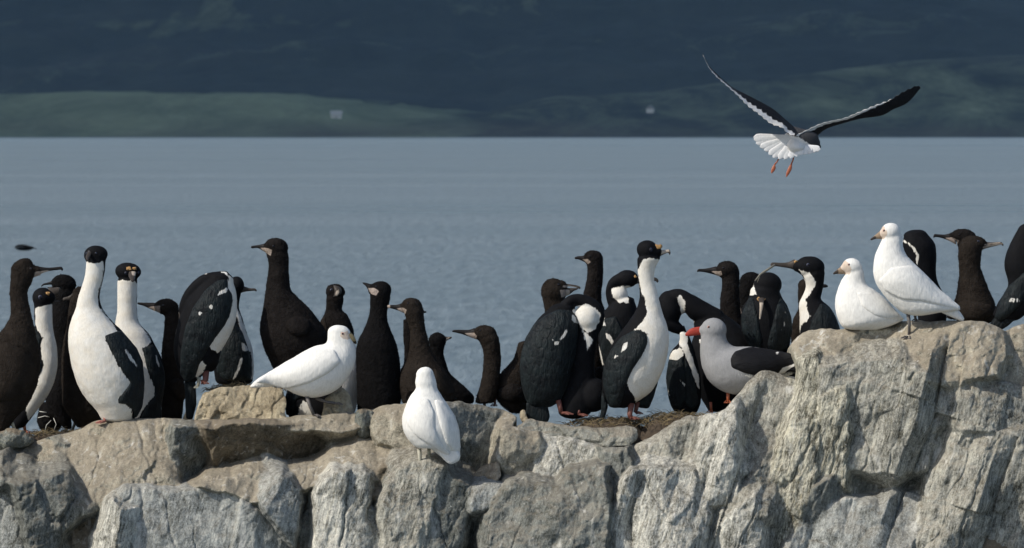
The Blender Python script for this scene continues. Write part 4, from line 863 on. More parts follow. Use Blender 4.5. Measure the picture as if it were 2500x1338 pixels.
# tall adult
bird('adult_cormorant', 'tall adult cormorant facing front with big white breast, third head from the left', 'cormorant', 1, 19.95,
 [LL([(542,190,664,195),(536,260,657,270),(520,340,640,350),(492,420,626,430),(475,500,645,500),(450,560,705,575),(433,620,768,640),(427,700,832,720),(437,790,875,800),(455,880,902,890),(490,980,908,980),(545,1070,900,1070),(600,1130,888,1130),(635,1185,850,1185)], cap=(.3,.25)),
  E(602,160,76,60,-6), E(572,168,40,36)],
 white=[[(535,200),(590,214),(648,200),(652,230),(648,300),(632,360),(618,420),(622,480),(670,540),(725,610),(746,645),(722,650),(700,668),(665,668),(700,740),(740,820),(790,900),(828,960),(792,1010),(758,1050),(752,1085),(800,1092),(830,1125),(838,1200),(620,1230),(380,1000),(380,600),(500,300)]],
 frontonly=True,
 bills=[dict(s=[(556,140,582,146,-40),(548,158,574,168,-75),(546,176,566,184,-105),(552,186,566,190,-120)], mat='billb', df=.9)],
 wings=[dict(poly=[(665,665),(705,650),(760,632),(800,670),(862,742),(900,830),(912,950),(905,1060),(878,1150),(852,1188),(838,1130),(805,1090),(752,1088),(765,1040),(828,960),(790,900),(740,820),(700,740)], t=.010,
   marks=[[(800,745),(840,800),(870,850),(868,862),(825,810),(795,755)]])],
 eyes=[(548,150,5,'ring'),(606,150,5,'ring')], caruncle=[(566,142,12,9,'greyskin')],
 legs=[dict(p=[(660,1165,-40),(664,1205,-60)], mat='foot', size=60, ang=-150), dict(p=[(760,1170,30),(765,1200,10)], mat='foot')], stand=(664, 1215), group=AD)
bird('adult_cormorant', 'adult cormorant with yellow face facing the camera, behind the tall white breasted one', 'cormorant', 1, 20.25,
 [LL([(738,320,864,320),(736,400,862,410),(738,500,862,500),(726,570,875,585),(720,640,935,655),(725,700,968,715),(740,800,1010,800),(760,900,1035,900),(770,1000,1035,1005),(780,1100,1012,1100),(800,1190,1000,1190)], cap=(.3,.25)),
  E(805,265,82,58,4), E(825,285,45,40)],
 white=[[(730,325),(770,318),(850,325),(866,340),(860,430),(866,570),(900,620),(945,680),(950,705),(925,735),(900,742),(925,850),(975,990),(975,1040),(920,1110),(870,1190),(700,1190),(700,600)]], frontonly=True,
 bills=[dict(s=[(815,262,858,268,-40),(812,285,856,290,-75),(822,305,856,308,-110),(830,316,852,318,-128)], mat='billb', df=.8, pale=[[(830,262),(862,262),(858,290),(835,285)]])],
 wings=[dict(poly=[(900,740),(930,735),(962,715),(1000,785),(1035,890),(1040,960),(1015,1110),(1018,1190),(940,1192),(885,1190),(920,1110),(975,1040),(975,990),(925,850)], t=.01, marks=[[(985,790),(1008,850),(1010,880),(990,830)]])],
 eyes=[(795,272,6,'ring'),(868,272,6,'ring')], caruncle=[(812,248,19,13),(845,246,16,12)], legs=[dict(p=[(930,1170),(940,1200)])], group=AD)
bird('cormorant_chick', 'reddish brown chick looking left, between the yellow faced adult and the preening adult', 'cormorant', 2, 20.35,
 [LL([(205,520,300,500),(212,560,315,560),(206,640,325,640),(196,720,330,720),(190,800,335,800),(203,900,335,900),(200,1000,335,1000),(190,1090,330,1100),(190,1190,320,1190)], cap=(.6,.3)), E(225,488,76,54,8), E(165,490,36,28,10)],
 bills=[dict(s=[(160,462,182,522),(120,460,130,505),(80,460,86,484),(45,459,46,472)], pale=[[(185,478),(185,526),(130,508),(105,488)]])],
 mat='chickb', fuzz=.28, eyes=[(205,476,7)], group=CH,
 wings=[dict(poly=[(245,950),(280,930),(325,940),(345,990),(345,1060),(325,1085),(290,1060),(250,1010)], t=.018, mat='chickb', R=.03, yoff=-.01)], legs=[dict(p=[(240,1180),(240,1205)], mat='footg')])
# preening adult on the speckled boulder
bird('adult_cormorant', 'hunched adult cormorant preening its back on top of the speckled yellowish boulder', 'cormorant', 2, 20.1,
 [LL([(480,300,640,330),(410,370,662,400),(345,450,666,490),(305,550,655,575),(280,650,625,660),(265,750,575,750),(282,840,540,840),(308,910,450,920),(335,955,412,955)], cap=(.6,.3), df=.75),
  LL([(600,262,612,335),(530,264,540,350),(450,284,480,370),(385,330,430,400),(330,400,390,450),(303,465,368,490),(298,515,350,535)], df=.9, cap=(.3,.5)), E(505,820,46,78,8), E(560,320,85,55)],
 white=[[(560,262),(600,272),(650,320),(668,400),(670,560),(625,680),(565,765),(545,775),(495,732),(560,640),(620,560),(640,480),(640,410),(600,400),(550,412),(575,375),(610,370),(612,300),(590,275)], [(410,870),(450,825),(478,850),(465,885),(415,932),(402,900)], [(460,268),(480,272),(478,282),(462,278)]],
 bills=[dict(s=[(298,520,334,532),(300,575,322,582),(285,630,300,636),(278,655,286,658)], mat='billb')],
 wings=[dict(poly=[(606,312),(612,368),(640,410),(638,480),(600,590),(500,730),(440,830),(405,930),(345,965),(310,900),(318,760),(350,600),(400,480),(470,380),(545,318)], t=.012, feath=(62,.02,.0005),
   marks=[[(498,478),(512,470),(524,482),(518,496),(502,490)], [(430,520),(446,512),(460,520),(445,530),(434,532)], [(552,410),(572,378),(600,366),(612,372),(600,395),(575,402)]])],
 tails=[dict(poly=[(335,950),(405,955),(412,1100),(388,1192),(346,1192),(340,1050)], dy=-10)],
 legs=[dict(p=[(470,890,-20),(470,945,-30),(450,960,-40)], mat='footd', size=50, r=18, ang=-60), dict(p=[(430,930,-30),(422,985,-40)], mat='footw', size=28, ang=-120)], group=AD)
bird('adult_cormorant', 'adult cormorant behind the preening one, only its head, bill and white streaked wing show', 'cormorant', 2, 20.4,
 [LL([(600,400,690,400),(590,480,678,485),(560,560,702,560),(540,640,725,640),(520,720,755,720),(515,800,770,800),(520,880,772,880),(530,950,765,950)], cap=(.5,.3)), E(662,350,50,56)],
 white=[[(652,500),(662,490),(695,560),(722,640),(757,700),(770,775),(730,755),(705,765),(695,720),(680,700),(700,690),(690,640),(672,560)], [(758,770),(776,780),(780,900),(768,950),(760,940)]],
 bills=[dict(s=[(700,355,690,400),(722,362,718,392),(750,370,750,388),(775,370,776,386),(784,374,782,390)], mat='billb')],
 wings=[dict(poly=[(560,640),(640,560),(700,640),(745,760),(762,860),(755,945),(600,950),(540,900)], t=.012, marks=[[(695,800),(708,808),(692,870),(665,920),(645,940),(670,880)], [(700,700),(742,740),(750,765),(720,758),(708,765),(698,720)]])],
 group=AD)
# tall chick
bird('cormorant_chick', 'tallest dark chick with stubby wing, bill pointing left, above the long tailed white bird', 'cormorant', 3, 20.2,
 [LL([(133,165,270,158),(145,225,272,225),(138,290,274,298),(128,360,285,380),(118,430,325,425),(108,510,400,495),(92,590,465,580),(90,650,505,640),(112,740,512,720),(145,815,490,820),(185,900,440,910),(220,980,380,980)], cap=(.8,.3)),
  E(190,115,78,64,6), E(142,112,36,36)],
 bills=[dict(s=[(120,88,150,158),(98,94,108,135),(70,99,76,118),(40,103,42,120)], pale=[[(88,116),(135,116),(168,128),(158,165),(120,142)]], mat='bill')],
 mat='chick', fuzz=.25, eyes=[(176,104,7)], group=CH, wings=[dict(poly=[(262,570),(300,545),(350,540),(400,560),(420,610),(400,660),(340,668),(290,655),(255,615)], t=.022, mat='chick', R=.035)], legs=[dict(p=[(300,970),(300,1020)], mat='footg')])
bird('cormorant_chick', 'small dark chick facing front with raised pale bill, behind the white bird with yellow bill', 'cormorant', 3, 20.45,
 [LL([(505,430,615,435),(503,500,606,505),(490,540,640,540),(470,580,668,600),(470,650,680,650),(480,740,682,740),(490,840,680,840),(500,940,660,940)], cap=(.5,.3)), E(562,392,61,50)],
 bills=[dict(s=[(552,352,600,368,-40),(556,372,604,384,-55),(560,392,600,402,-62),(556,412,578,418,-70)], mat='billb', df=.7, pale=[[(570,385),(585,375),(590,395),(580,415),(565,415)]])], eyes=[(540,380,6,'ring')],
 mat='chick', fuzz=.25, group=CH, wings=[dict(poly=[(470,570),(500,540),(520,600),(520,700),(490,720),(465,650)], t=.014, mat='chickb')])
bird('adult_cormorant', 'adult cormorant whose cream belly bulges out behind the white bird with yellow bill', 'cormorant', 3, 20.25,
 [LL([(560,690,680,715),(480,770,712,790),(370,860,728,870),(300,940,732,950),(262,1010,722,1020),(245,1080,705,1080),(250,1130,692,1130),(270,1175,670,1175)], cap=(.4,.3), df=.7)],
 white=[[(600,680),(760,700),(760,1200),(640,1200),(600,1000),(640,850)], [(368,1068),(402,1085),(425,1140),(418,1185),(328,1185),(342,1110)]],
 wings=[dict(poly=[(480,790),(560,740),(600,850),(560,960),(450,1040),(330,1060),(300,1160),(255,1165),(248,1060),(330,900)], t=.012)],
 legs=[dict(p=[(420,1130,-60),(432,1170,-70)], mat='footg')], group=AD)
bird('cormorant_chick', 'black chick with bill tipped up to the left, right of the cream bellied adult', 'cormorant', 3, 20.15,
 [LL([(782,400,913,395),(782,460,902,465),(780,510,890,515),(765,570,892,575),(740,630,908,625),(708,690,935,690),(695,745,955,750),(692,820,968,830),(695,900,974,900),(698,980,978,980),(700,1060,978,1060),(702,1140,965,1130)], cap=(.6,.2)),
  E(848,384,68,61,0), E(800,375,34,36)],
 bills=[dict(s=[(800,345,790,412),(778,342,772,388),(756,335,758,362),(738,333,744,348)], pale=[[(768,368),(815,368),(838,388),(822,415),(785,402)]])],
 mat='chickg', fuzz=.22, eyes=[(822,358,7)], group=CH, legs=[dict(p=[(800,1120),(800,1160)], mat='footg')])
bird('cormorant_chick', 'brown chick with pale tip on its bill, behind the white bird seen from the back', 'cormorant', 4, 20.1,
 [LL([(350,225,486,210),(368,275,492,285),(387,335,500,350),(394,400,515,410),(390,470,535,480),(378,530,572,545),(358,590,610,600),(335,640,648,650),(325,700,675,700),(328,770,700,770),(340,840,705,820)], cap=(.6,.2)),
  E(405,190,75,60,8), E(350,192,32,32)],
 bills=[dict(s=[(328,172,350,235),(300,178,312,218),(268,180,272,206),(248,180,250,202)], pale=[[(300,202),(345,198),(372,212),(362,240),(325,225)], [(240,170),(258,170),(258,205),(240,210)]])],
 mat='chickb', fuzz=.25, eyes=[(382,168,7)], group=CH, wings=[dict(poly=[(560,600),(600,640),(650,700),(690,780),(650,800),(590,760),(550,690)], t=.012, mat='chickb')], legs=[dict(p=[(500,830),(500,870)], mat='footg')])
bird('cormorant_chick', 'dark chick showing only a strip of neck left of the pale billed brown chick', 'cormorant', 4, 20.45,
 [LL([(346,290,410,290),(345,400,420,400),(354,500,430,500),(352,570,440,570),(325,640,500,640),(325,740,520,740),(335,840,520,840)], cap=(.6,.2)), E(420,230,42,38), E(345,618,20,16)], mat='chick', fuzz=.22, group=CH,
 bills=[dict(s=[(455,215,450,240),(500,222,498,234)])])
bird('cormorant_chick', 'small greenish black chick looking away to the right, low beside the pale billed brown chick', 'cormorant', 4, 20.45,
 [LL([(528,450,634,450),(530,510,622,510),(535,570,638,570),(545,630,662,640),(565,680,715,690),(590,730,775,745),(620,790,825,795),(640,840,828,840)], cap=(.6,.2)), E(580,424,62,58)],
 bills=[dict(s=[(628,392,632,432),(650,396,648,420),(672,396,670,410)], mat='billb', pale=[[(640,405),(665,398),(650,425),(636,430)]])], mat='chickg', fuzz=.3, group=CH)
bird('cormorant_chick', 'chick with a long thin neck and long bill pointing left, alone against the water', 'cormorant', 4, 20.2,
 [LL([(862,425,998,400),(888,480,1010,470),(893,560,1011,560),(886,640,1009,640),(872,710,1000,700),(856,770,988,770),(838,840,968,840)], cap=(.8,.2)), E(902,374,82,57,6), E(845,376,32,34)],
 bills=[dict(s=[(832,336,845,415),(795,348,805,400),(745,349,750,380),(700,349,702,368),(686,352,688,366)], pale=[[(765,372),(830,368),(848,392),(842,418),(795,396)]])],
 mat='chickb', fuzz=.25, eyes=[(872,352,7)], group=CH, legs=[dict(p=[(900,835),(900,870)], mat='footg')])
bird('cormorant_chick', 'fluffy grey brown chick lying hunched with its head hidden, against the big dark adult back', 'cormorant', 5, 20.25,
 [LL([(220,720,300,720),(185,820,300,820),(110,900,300,900),(68,960,290,960),(70,1040,285,1040),(110,1100,280,1100),(165,1145,280,1145)], cap=(.5,.2))], mat='chickb', fuzz=.45, group=CH,
 wings=[dict(poly=[(80,1000),(180,960),(270,1000),(275,1080),(180,1090),(90,1060)], t=.02, mat='chick', R=.04)], legs=[dict(p=[(75,1040),(72,1100)], mat='footd', r=7)])
# centre right group
bird('adult_cormorant', 'broad black adult cormorant seen from behind, neck arched down to the right over a chick', 'cormorant', 5, 20.0,
 [LL([(405,505,575,500),(345,560,592,560),(295,640,595,640),(255,730,588,730),(232,820,572,820),(228,900,555,900),(238,980,530,980),(262,1060,490,1060),(285,1110,420,1110)], cap=(.5,.3), df=.75),
  LL([(490,455,470,520),(535,418,510,515),(600,405,590,480),(680,425,650,500),(735,470,690,525),(762,530,710,560),(755,590,690,590),(735,640,660,620),(700,690,650,670),(670,740,655,735)], df=.9, cap=(.3,.6)),
  E(650,560,86,90,dy=8), LL([(590,600,735,600),(580,680,720,680),(560,780,700,790),(555,880,700,880),(520,980,700,980),(480,1080,700,1080),(470,1140,680,1140)], df=.7), E(690,1040,100,110)],
 white=[[(560,505),(600,478),(655,466),(700,490),(738,530),(728,580),(700,625),(655,652),(610,612),(590,560)], [(622,630),(655,655),(688,690),(656,758),(640,700)]],
 wings=[dict(poly=[(395,535),(470,500),(550,505),(590,560),(596,650),(580,770),(548,900),(520,1000),(478,1080),(420,1115),(290,1110),(262,1060),(238,980),(228,880),(236,780),(266,680),(320,590)], t=.014, feath=(78,.022,.0006), R=.04,
  marks=[[(555,532),(580,545),(592,588),(570,580),(552,565)], [(522,622),(528,640),(505,670),(482,694),(478,682),(505,650)], [(450,704),(470,700),(466,716),(450,716)], [(430,686),(440,688),(436,698)]])],
 tails=[dict(poly=[(268,1080),(400,1090),(420,1170),(400,1215),(350,1220),(310,1200),(268,1188)], dy=-40)],
 legs=[dict(p=[(470,1070,-60),(490,1150,-70)], mat='footd', size=80, r=14, ang=-20), dict(p=[(600,1120,-60),(600,1160,-70)], mat='footd', size=60, ang=-20)], group=AD)
def sliver(ctx, root):
    v, f, a = pillow(ctx, [(560,800),(568,815),(545,910),(525,990),(515,915),(540,870)], None, .004, yoff=-95*ctx.u); child(root, 'feather', v, f, M['quill'])
bird('cormorant_chick', 'brown headed chick begging with open pale bill above the broad black back', 'cormorant', 5, 20.3,
 [LL([(372,440,515,440),(385,520,530,520),(380,600,540,600),(360,700,560,700),(350,850,580,850),(360,1000,560,1000)], cap=(.5,.2)), E(442,392,80,86,-10), E(485,360,44,44)],
 bills=[dict(s=[(500,338,485,372),(540,344,538,358),(580,350,580,364),(604,358,602,374)], mat='billb', pale=[[(500,350),(540,352),(595,362),(540,366),(500,362)]]),
        dict(s=[(484,366,508,424),(530,368,540,410),(565,368,568,388),(590,368,590,378)], mat='billb', pale=[[(480,378),(540,378),(545,415),(490,425)]])],
 mat='chickb', fuzz=.3, eyes=[(470,345,7)], group=CH, extra=sliver)
bird('cormorant_chick', 'tall dark chick with bill pointing left, rising behind the arched neck of the broad adult', 'cormorant', 5, 20.5,
 [LL([(645,200,752,195),(655,265,754,270),(645,340,750,340),(630,400,742,400),(625,460,748,460),(618,520,765,520),(600,620,775,620),(590,750,780,750),(600,900,770,900),(610,1020,760,1020)], cap=(.6,.2)), E(690,180,61,50), E(650,185,26,28)],
 bills=[dict(s=[(640,162,655,215),(618,167,628,202),(595,168,600,190),(580,172,583,188)], pale=[[(622,188),(655,185),(675,202),(658,218)]])], mat='chick', fuzz=.22, eyes=[(668,170,6)], group=CH)
bird('cormorant_chick', 'dark chick crouching between the adults with a pale tuft on its back', 'cormorant', 5, 20.15,
 [E(690,1040,78,100), LL([(690,880,760,880),(660,950,770,950),(640,1040,770,1040)])], white=[[(655,935),(700,925),(735,945),(730,965),(690,960)]], mat='chick', fuzz=.5, group=CH)
bird('adult_cormorant', 'adult cormorant with curved neck and white throat, its bill crossing behind the upright adult', 'cormorant', 5, 20.35,
 [LL([(800,470,950,450),(745,530,975,530),(722,600,985,600),(722,680,985,680),(728,760,960,760),(745,850,940,850),(765,950,900,950),(775,1050,900,1050)], cap=(.5,.3)),
  LL([(890,360,890,262),(840,360,850,275),(815,380,792,315),(815,410,768,385),(830,440,775,450),(870,470,800,510)], cap=(.3,.3)), E(905,310,70,56,0), E(850,410,58,58)],
 white=[[(806,372),(860,360),(905,352),(962,372),(925,395),(905,415),(915,460),(850,458),(812,420)], [(722,600),(738,565),(758,555),(762,602),(740,606)], [(720,720),(740,780),(756,850),(748,850),(728,800)]],
 bills=[dict(s=[(950,295,945,350),(985,298,982,338),(1040,302,1040,328),(1080,302,1080,325),(1096,312,1088,332)], mat='billb')],
 wings=[dict(poly=[(760,560),(830,540),(880,640),(870,780),(840,900),(780,900),(745,800),(728,680),(740,600)], t=.01, marks=[[(768,650),(790,655),(816,700),(806,718),(778,684)], [(756,556),(764,600),(742,606),(745,570)]])],
 caruncle=[(952,296,14,10)], group=AD)
bird('adult_cormorant', 'upright adult cormorant with bright yellow caruncle and long white neck, bill to the right', 'cormorant', 5, 19.95,
 [LL([(965,185,1112,185),(968,250,1080,250),(974,330,1074,325),(982,395,1090,385),(975,460,1108,460),(945,530,1128,530),(890,610,1156,610),(832,690,1166,690),(785,770,1158,775),(756,860,1136,860),(745,950,1100,950),(752,1030,1040,1035),(785,1105,955,1090)], cap=(.4,.3), df=.78),
  E(1030,128,68,62,4), E(1078,140,44,42), E(880,1040,75,85,10)],
 white=[[(1000,188),(1040,176),(1130,195),(1095,300),(1130,450),(1200,600),(1190,800),(1110,980),(960,1090),(942,1040),(895,960),(930,880),(1000,770),(1028,700),(1027,655),(990,628),(945,630),(950,618),(1000,580),(1028,520),(1018,450),(985,380),(970,260)]],
 bills=[dict(s=[(1090,122,1065,185),(1115,128,1105,172),(1140,130,1135,156),(1165,126,1160,148),(1172,132,1166,156)], mat='billb', pale=[[(1110,130),(1165,125),(1170,140),(1110,160)]])],
 wings=[dict(poly=[(945,630),(990,630),(1027,662),(1025,710),(990,790),(930,880),(895,960),(872,1050),(860,1110),(790,1112),(752,1000),(750,870),(795,760),(865,672)], t=.012, feath=(65,.02,.0005), marks=[[(905,700),(898,738),(865,766),(868,742),(885,712)], [(828,780),(842,790),(820,808),(814,802)]])],
 tails=[dict(poly=[(745,1000),(785,1100),(770,1160),(740,1240),(705,1240),(738,1150)], dy=-10), dict(poly=[(1100,880),(1098,960),(1075,1050),(1040,1130),(970,1122),(955,1085),(1020,1010),(1070,950)], dy=50, t=.02)],
 eyes=[(1048,126,8,'ring')], caruncle=[(1090,110,28,17),(1112,106,13,13)], legs=[dict(p=[(930,1090,-40),(918,1160,-50),(925,1180,-55)], mat='footd', size=60, r=16, ang=-60), dict(p=[(970,1085,20),(955,1150,10)], mat='footd', size=50, r=12, ang=-50)], group=AD)
bird('adult_cormorant', 'adult cormorant with round black neck looped downwards, left of the red billed gull', 'cormorant', 6, 20.3,
 [LL([(345,600,520,520),(345,660,620,590),(325,740,720,680),(325,850,765,800),(345,950,745,920),(380,1040,660,1040),(430,1130,560,1130)], cap=(.4,.3), df=.7),
  LL([(470,640,520,510),(400,600,430,460),(320,560,335,408),(275,500,262,374),(240,480,180,388),(225,500,128,440),(225,535,116,510),(245,570,138,590),(275,605,190,640),(292,640,250,662)], df=.9, cap=(.3,.5)), E(192,495,76,112,-8), E(262,470,40,68)],
 white=[[(234,422),(262,412),(286,450),(290,500),(276,542),(262,520),(250,470)], [(276,540),(310,560),(352,575),(330,605),(298,590)], [(375,690),(402,690),(402,770),(385,720)]],
 bills=[dict(s=[(285,605,225,648),(298,640,262,666),(304,668,284,680),(302,690,292,694)])], group=AD)
bird('adult_cormorant', 'adult cormorant with folded wings and white shoulders under the looped black neck', 'cormorant', 6, 20.15,
 [LL([(255,650,310,650),(250,710,330,710),(200,770,350,760),(184,840,370,840),(170,930,388,930),(178,1010,392,1010),(192,1090,388,1090),(215,1135,370,1140)], cap=(.3,.3))],
 white=[[(188,805),(208,760),(268,740),(275,790),(240,822),(192,818)], [(253,640),(310,650),(302,720),(332,800),(376,930),(377,1000),(340,930),(290,790),(252,720)]],
 wings=[dict(poly=[(186,815),(240,822),(272,790),(290,900),(290,1040),(270,1120),(215,1125),(185,1060),(168,940)], t=.01, marks=[[(170,940),(178,1000),(196,1042),(188,1046),(168,990)], [(240,925),(288,968),(282,984)]]),
        dict(poly=[(285,800),(330,900),(360,1000),(372,1090),(340,1130),(290,1100),(285,960)], t=.008)],
 legs=[dict(p=[(450,1085,-20),(453,1140,-30)], mat='footo', ang=-110, r=7), dict(p=[(260,1120),(262,1150)], mat='footd')], group=AD)
bird('gull', 'grey gull with a red bill and black wings resting behind the rock at right', 'gull', 6, 19.95,
 [LL([(392,640,545,620),(386,710,552,695),(385,790,600,735),(402,885,690,735),(460,975,770,745),(560,1030,840,765),(700,1035,900,790),(850,965,960,830),(930,945,990,905)], cap=(.5,.4), df=.75), E(470,630,82,74), E(415,635,42,38,10)],
 white=[[(600,900),(720,915),(860,915),(990,900),(990,960),(850,960)]], mat='gull',
 bills=[dict(s=[(410,612,400,665),(375,612,385,664),(340,618,350,668),(312,632,318,672),(298,648,304,670)], mat='red', df=.5)],
 wings=[dict(poly=[(570,805),(598,762),(700,735),(800,748),(950,775),(1010,830),(1020,900),(955,890),(860,912),(720,912),(650,892),(575,862)], mat='gullwing', t=.014, R=.05, feath=(8,.018,.0005),
   marks=[[(862,910),(900,868),(972,838),(978,852),(925,885),(902,918)], [(852,765),(880,765),(872,782),(855,780)]])],
 tails=[dict(poly=[(890,900),(990,905),(1060,930),(1060,955),(980,958),(900,945)], mat='gullwing', dy=-20, marks=[[(880,905),(1000,935),(1000,960),(880,960)]])],
 eyes=[(437,612,6,'pinkskin')], legs=[dict(p=[(560,1025),(560,1080)], mat='footo')])
bird('cormorant_chick', 'dark chick with long bill pointing left, standing above the looped black neck', 'cormorant', 6, 20.4,
 [LL([(520,290,630,270),(520,370,632,360),(510,440,632,440),(505,520,640,520),(500,600,665,600),(515,700,700,700),(540,820,700,820)], cap=(.8,.2)), E(556,255,71,59,6), E(505,262,32,30)],
 bills=[dict(s=[(482,232,512,298),(450,240,464,282),(410,247,414,270),(378,248,380,266),(370,252,373,268)], pale=[[(452,262),(515,262),(522,285),(500,298)]])], mat='chick', fuzz=.22, eyes=[(528,242,7)], group=CH)
bird('cormorant_chick', 'dark chick bent away, mostly hidden between the left pointing chick and the preening adult', 'cormorant', 6, 20.6,
 [LL([(640,320,750,320),(626,380,745,380),(625,450,735,450),(628,540,735,540),(640,640,760,640),(640,760,780,760)], cap=(.5,.2)), E(705,325,72,58,0)], white=[[(616,465),(634,480),(645,530),(630,540)]], mat='chickg', fuzz=.2, group=CH)
bird('adult_cormorant', 'adult cormorant preening its own breast, round black head bowed with small yellow marks', 'cormorant', 6, 20.2,
 [LL([(700,380,880,380),(690,430,900,430),(652,490,932,480),(640,560,955,550),(642,640,958,640),(680,720,948,730),(730,790,920,790),(760,850,880,850)], cap=(.3,.3)), E(810,345,89,76)],
 white=[[(716,338),(735,405),(690,414)]],
 bills=[dict(s=[(742,430,786,430,-105),(750,460,776,460,-150),(750,510,766,510,-165),(748,555,757,555,-165)], mat='billb', pale=[[(750,455),(775,455),(765,565),(745,565)]])],
 wings=[dict(poly=[(690,425),(720,430),(745,560),(770,700),(750,780),(690,730),(645,640),(640,540)], t=.01), dict(poly=[(890,425),(860,470),(830,600),(800,720),(830,790),(930,750),(962,640),(955,540)], t=.01, marks=[[(908,515),(920,515),(920,528)], [(905,575),(915,590),(905,610)], [(885,620),(895,628),(890,636)]])],
 caruncle=[(748,440,11,16),(780,442,11,12)], group=AD)
bird('adult_cormorant', 'adult cormorant with white throat stripe holding a thin stalk in its bill', 'cormorant', 6, 20.15,
 [LL([(1030,300,1168,270),(1048,350,1160,350),(1035,400,1150,400),(1008,460,1146,440),(1008,530,1200,490),(1010,590,1235,550),(1012,650,1262,630),(1020,720,1260,720),(1030,800,1230,800)], cap=(.6,.2)),
  E(1075,235,93,67,4), E(1010,232,50,40,4)],
 white=[[(1003,252),(1060,268),(1100,308),(1106,350),(1078,400),(1042,440),(1056,510),(1072,545),(1050,570),(1020,600),(1010,660),(995,600),(995,440),(1015,385),(1045,330),(1032,290)]],
 bills=[dict(s=[(975,188,985,258),(940,205,945,245),(900,210,900,238),(862,208,862,232),(838,208,842,236)], mat='billb')],
 wings=[dict(poly=[(1080,560),(1140,460),(1200,490),(1240,560),(1270,650),(1240,720),(1120,720),(1060,660)], t=.012)], eyes=[(1060,222,7,'ring')], caruncle=[(985,205,14,9)], group=AD)
cx = Ctx(6, 20.15); q = [cx.p(*p) for p in ((852,222),(800,255),(760,280),(725,322))]
base = Vector((q[0][0], 20.13, q[0][1])); st = thing('grass_stalk', 'thin grey stalk carried in the bill of the white throated adult', 'stalk', base)
v, f = tube3([(a[0], 20.13-.01*i, a[1]) for i, a in enumerate(q)], [.004, .0045, .004, .002], 7); child(st, 'stem', v, f, M['stalk'])
v, f = tube3([(q[2][0], 20.11, q[2][1]), (q[2][0]-.012, 20.1, q[2][1]-.03)], [.002, .001], 6); child(st, 'twig', v, f, M['stalk'])
bird('cormorant_chick', 'brown chick hidden behind the stalk carrying adult, only its nape and bill tip showing', 'cormorant', 6, 20.4,
 [LL([(998,370,1120,370),(998,440,1120,440),(1000,500,1110,500),(965,580,1110,580),(955,660,1110,660),(960,760,1110,760)], cap=(.6,.2)), E(1045,355,48,44)], mat='chickb', fuzz=.25, group=CH,
 bills=[dict(s=[(1085,335,1085,375),(1130,342,1130,368),(1170,345,1168,367),(1182,350,1180,364)])])
# white birds
bird('sheathbill', 'lower of the two white birds at right, sitting against the small round stone', 'sheathbill', 7, 19.8,
 [LL([(330,590,508,560),(285,665,530,680),(245,770,620,745),(230,890,700,810),(255,1010,780,890),(330,1110,830,950),(560,1130,885,1010)], cap=(.5,.3), df=.72), E(395,515,100,82,8), E(330,530,50,42,10)],
 white=[[(285,440),(330,455),(370,500),(390,540),(360,590),(310,600),(280,560)]],
 mat='white', bills=[dict(s=[(310,505,345,590),(270,528,290,588),(238,555,246,586),(218,572,224,590)], mat='sheath', df=.6, pale=[[(210,560),(262,545),(262,600),(210,600)]])],
 wings=[dict(poly=[(430,760),(560,760),(700,850),(820,950),(900,1020),(760,1020),(600,980),(480,900)], mat='white', t=.008, R=.05)],
 eyes=[(362,495,8,'pinkskin')], legs=[dict(p=[(420,1100),(420,1150)], mat='greyskin')], group=SB)
bird('sheathbill', 'upper white bird standing on the highest rock at right with tail over the ledge', 'sheathbill', 7, 19.75,
 [LL([(690,240,878,235),(650,320,885,320),(618,400,915,400),(600,490,975,470),(600,590,1045,535),(635,700,1120,605),(715,810,1190,680),(815,910,1260,760),(910,970,1330,830),(1050,985,1395,885),(1230,955,1440,922)], cap=(.5,.5), df=.7), E(768,180,95,86,0), E(705,200,50,48,10)],
 white=[[(655,110),(690,120),(730,165),(735,210),(700,245),(650,240)]],
 mat='white', bills=[dict(s=[(678,160,710,258),(640,192,660,250),(605,222,620,250),(575,245,583,262)], mat='sheath', df=.6, pale=[[(560,235),(625,222),(625,275),(560,275)]])],
 wings=[dict(poly=[(640,650),(760,520),(960,500),(1100,620),(1280,770),(1440,905),(1420,940),(1250,890),(1050,840),(850,820),(700,740)], mat='white', t=.012, R=.08, feath=(-40,.03,.0004))],
 tails=[dict(poly=[(1230,900),(1420,930),(1478,1020),(1462,1052),(1380,1015),(1240,950)], mat='white', dy=-10)],
 eyes=[(700,168,9,'pinkskin')], legs=[dict(p=[(930,955),(945,1060),(942,1190)], mat='greyskin', r=15, size=90, ang=-120), dict(p=[(1000,960,60),(1010,1030,60)], mat='greyskin', r=12, size=60)], stand=(942, 1195), group=SB)
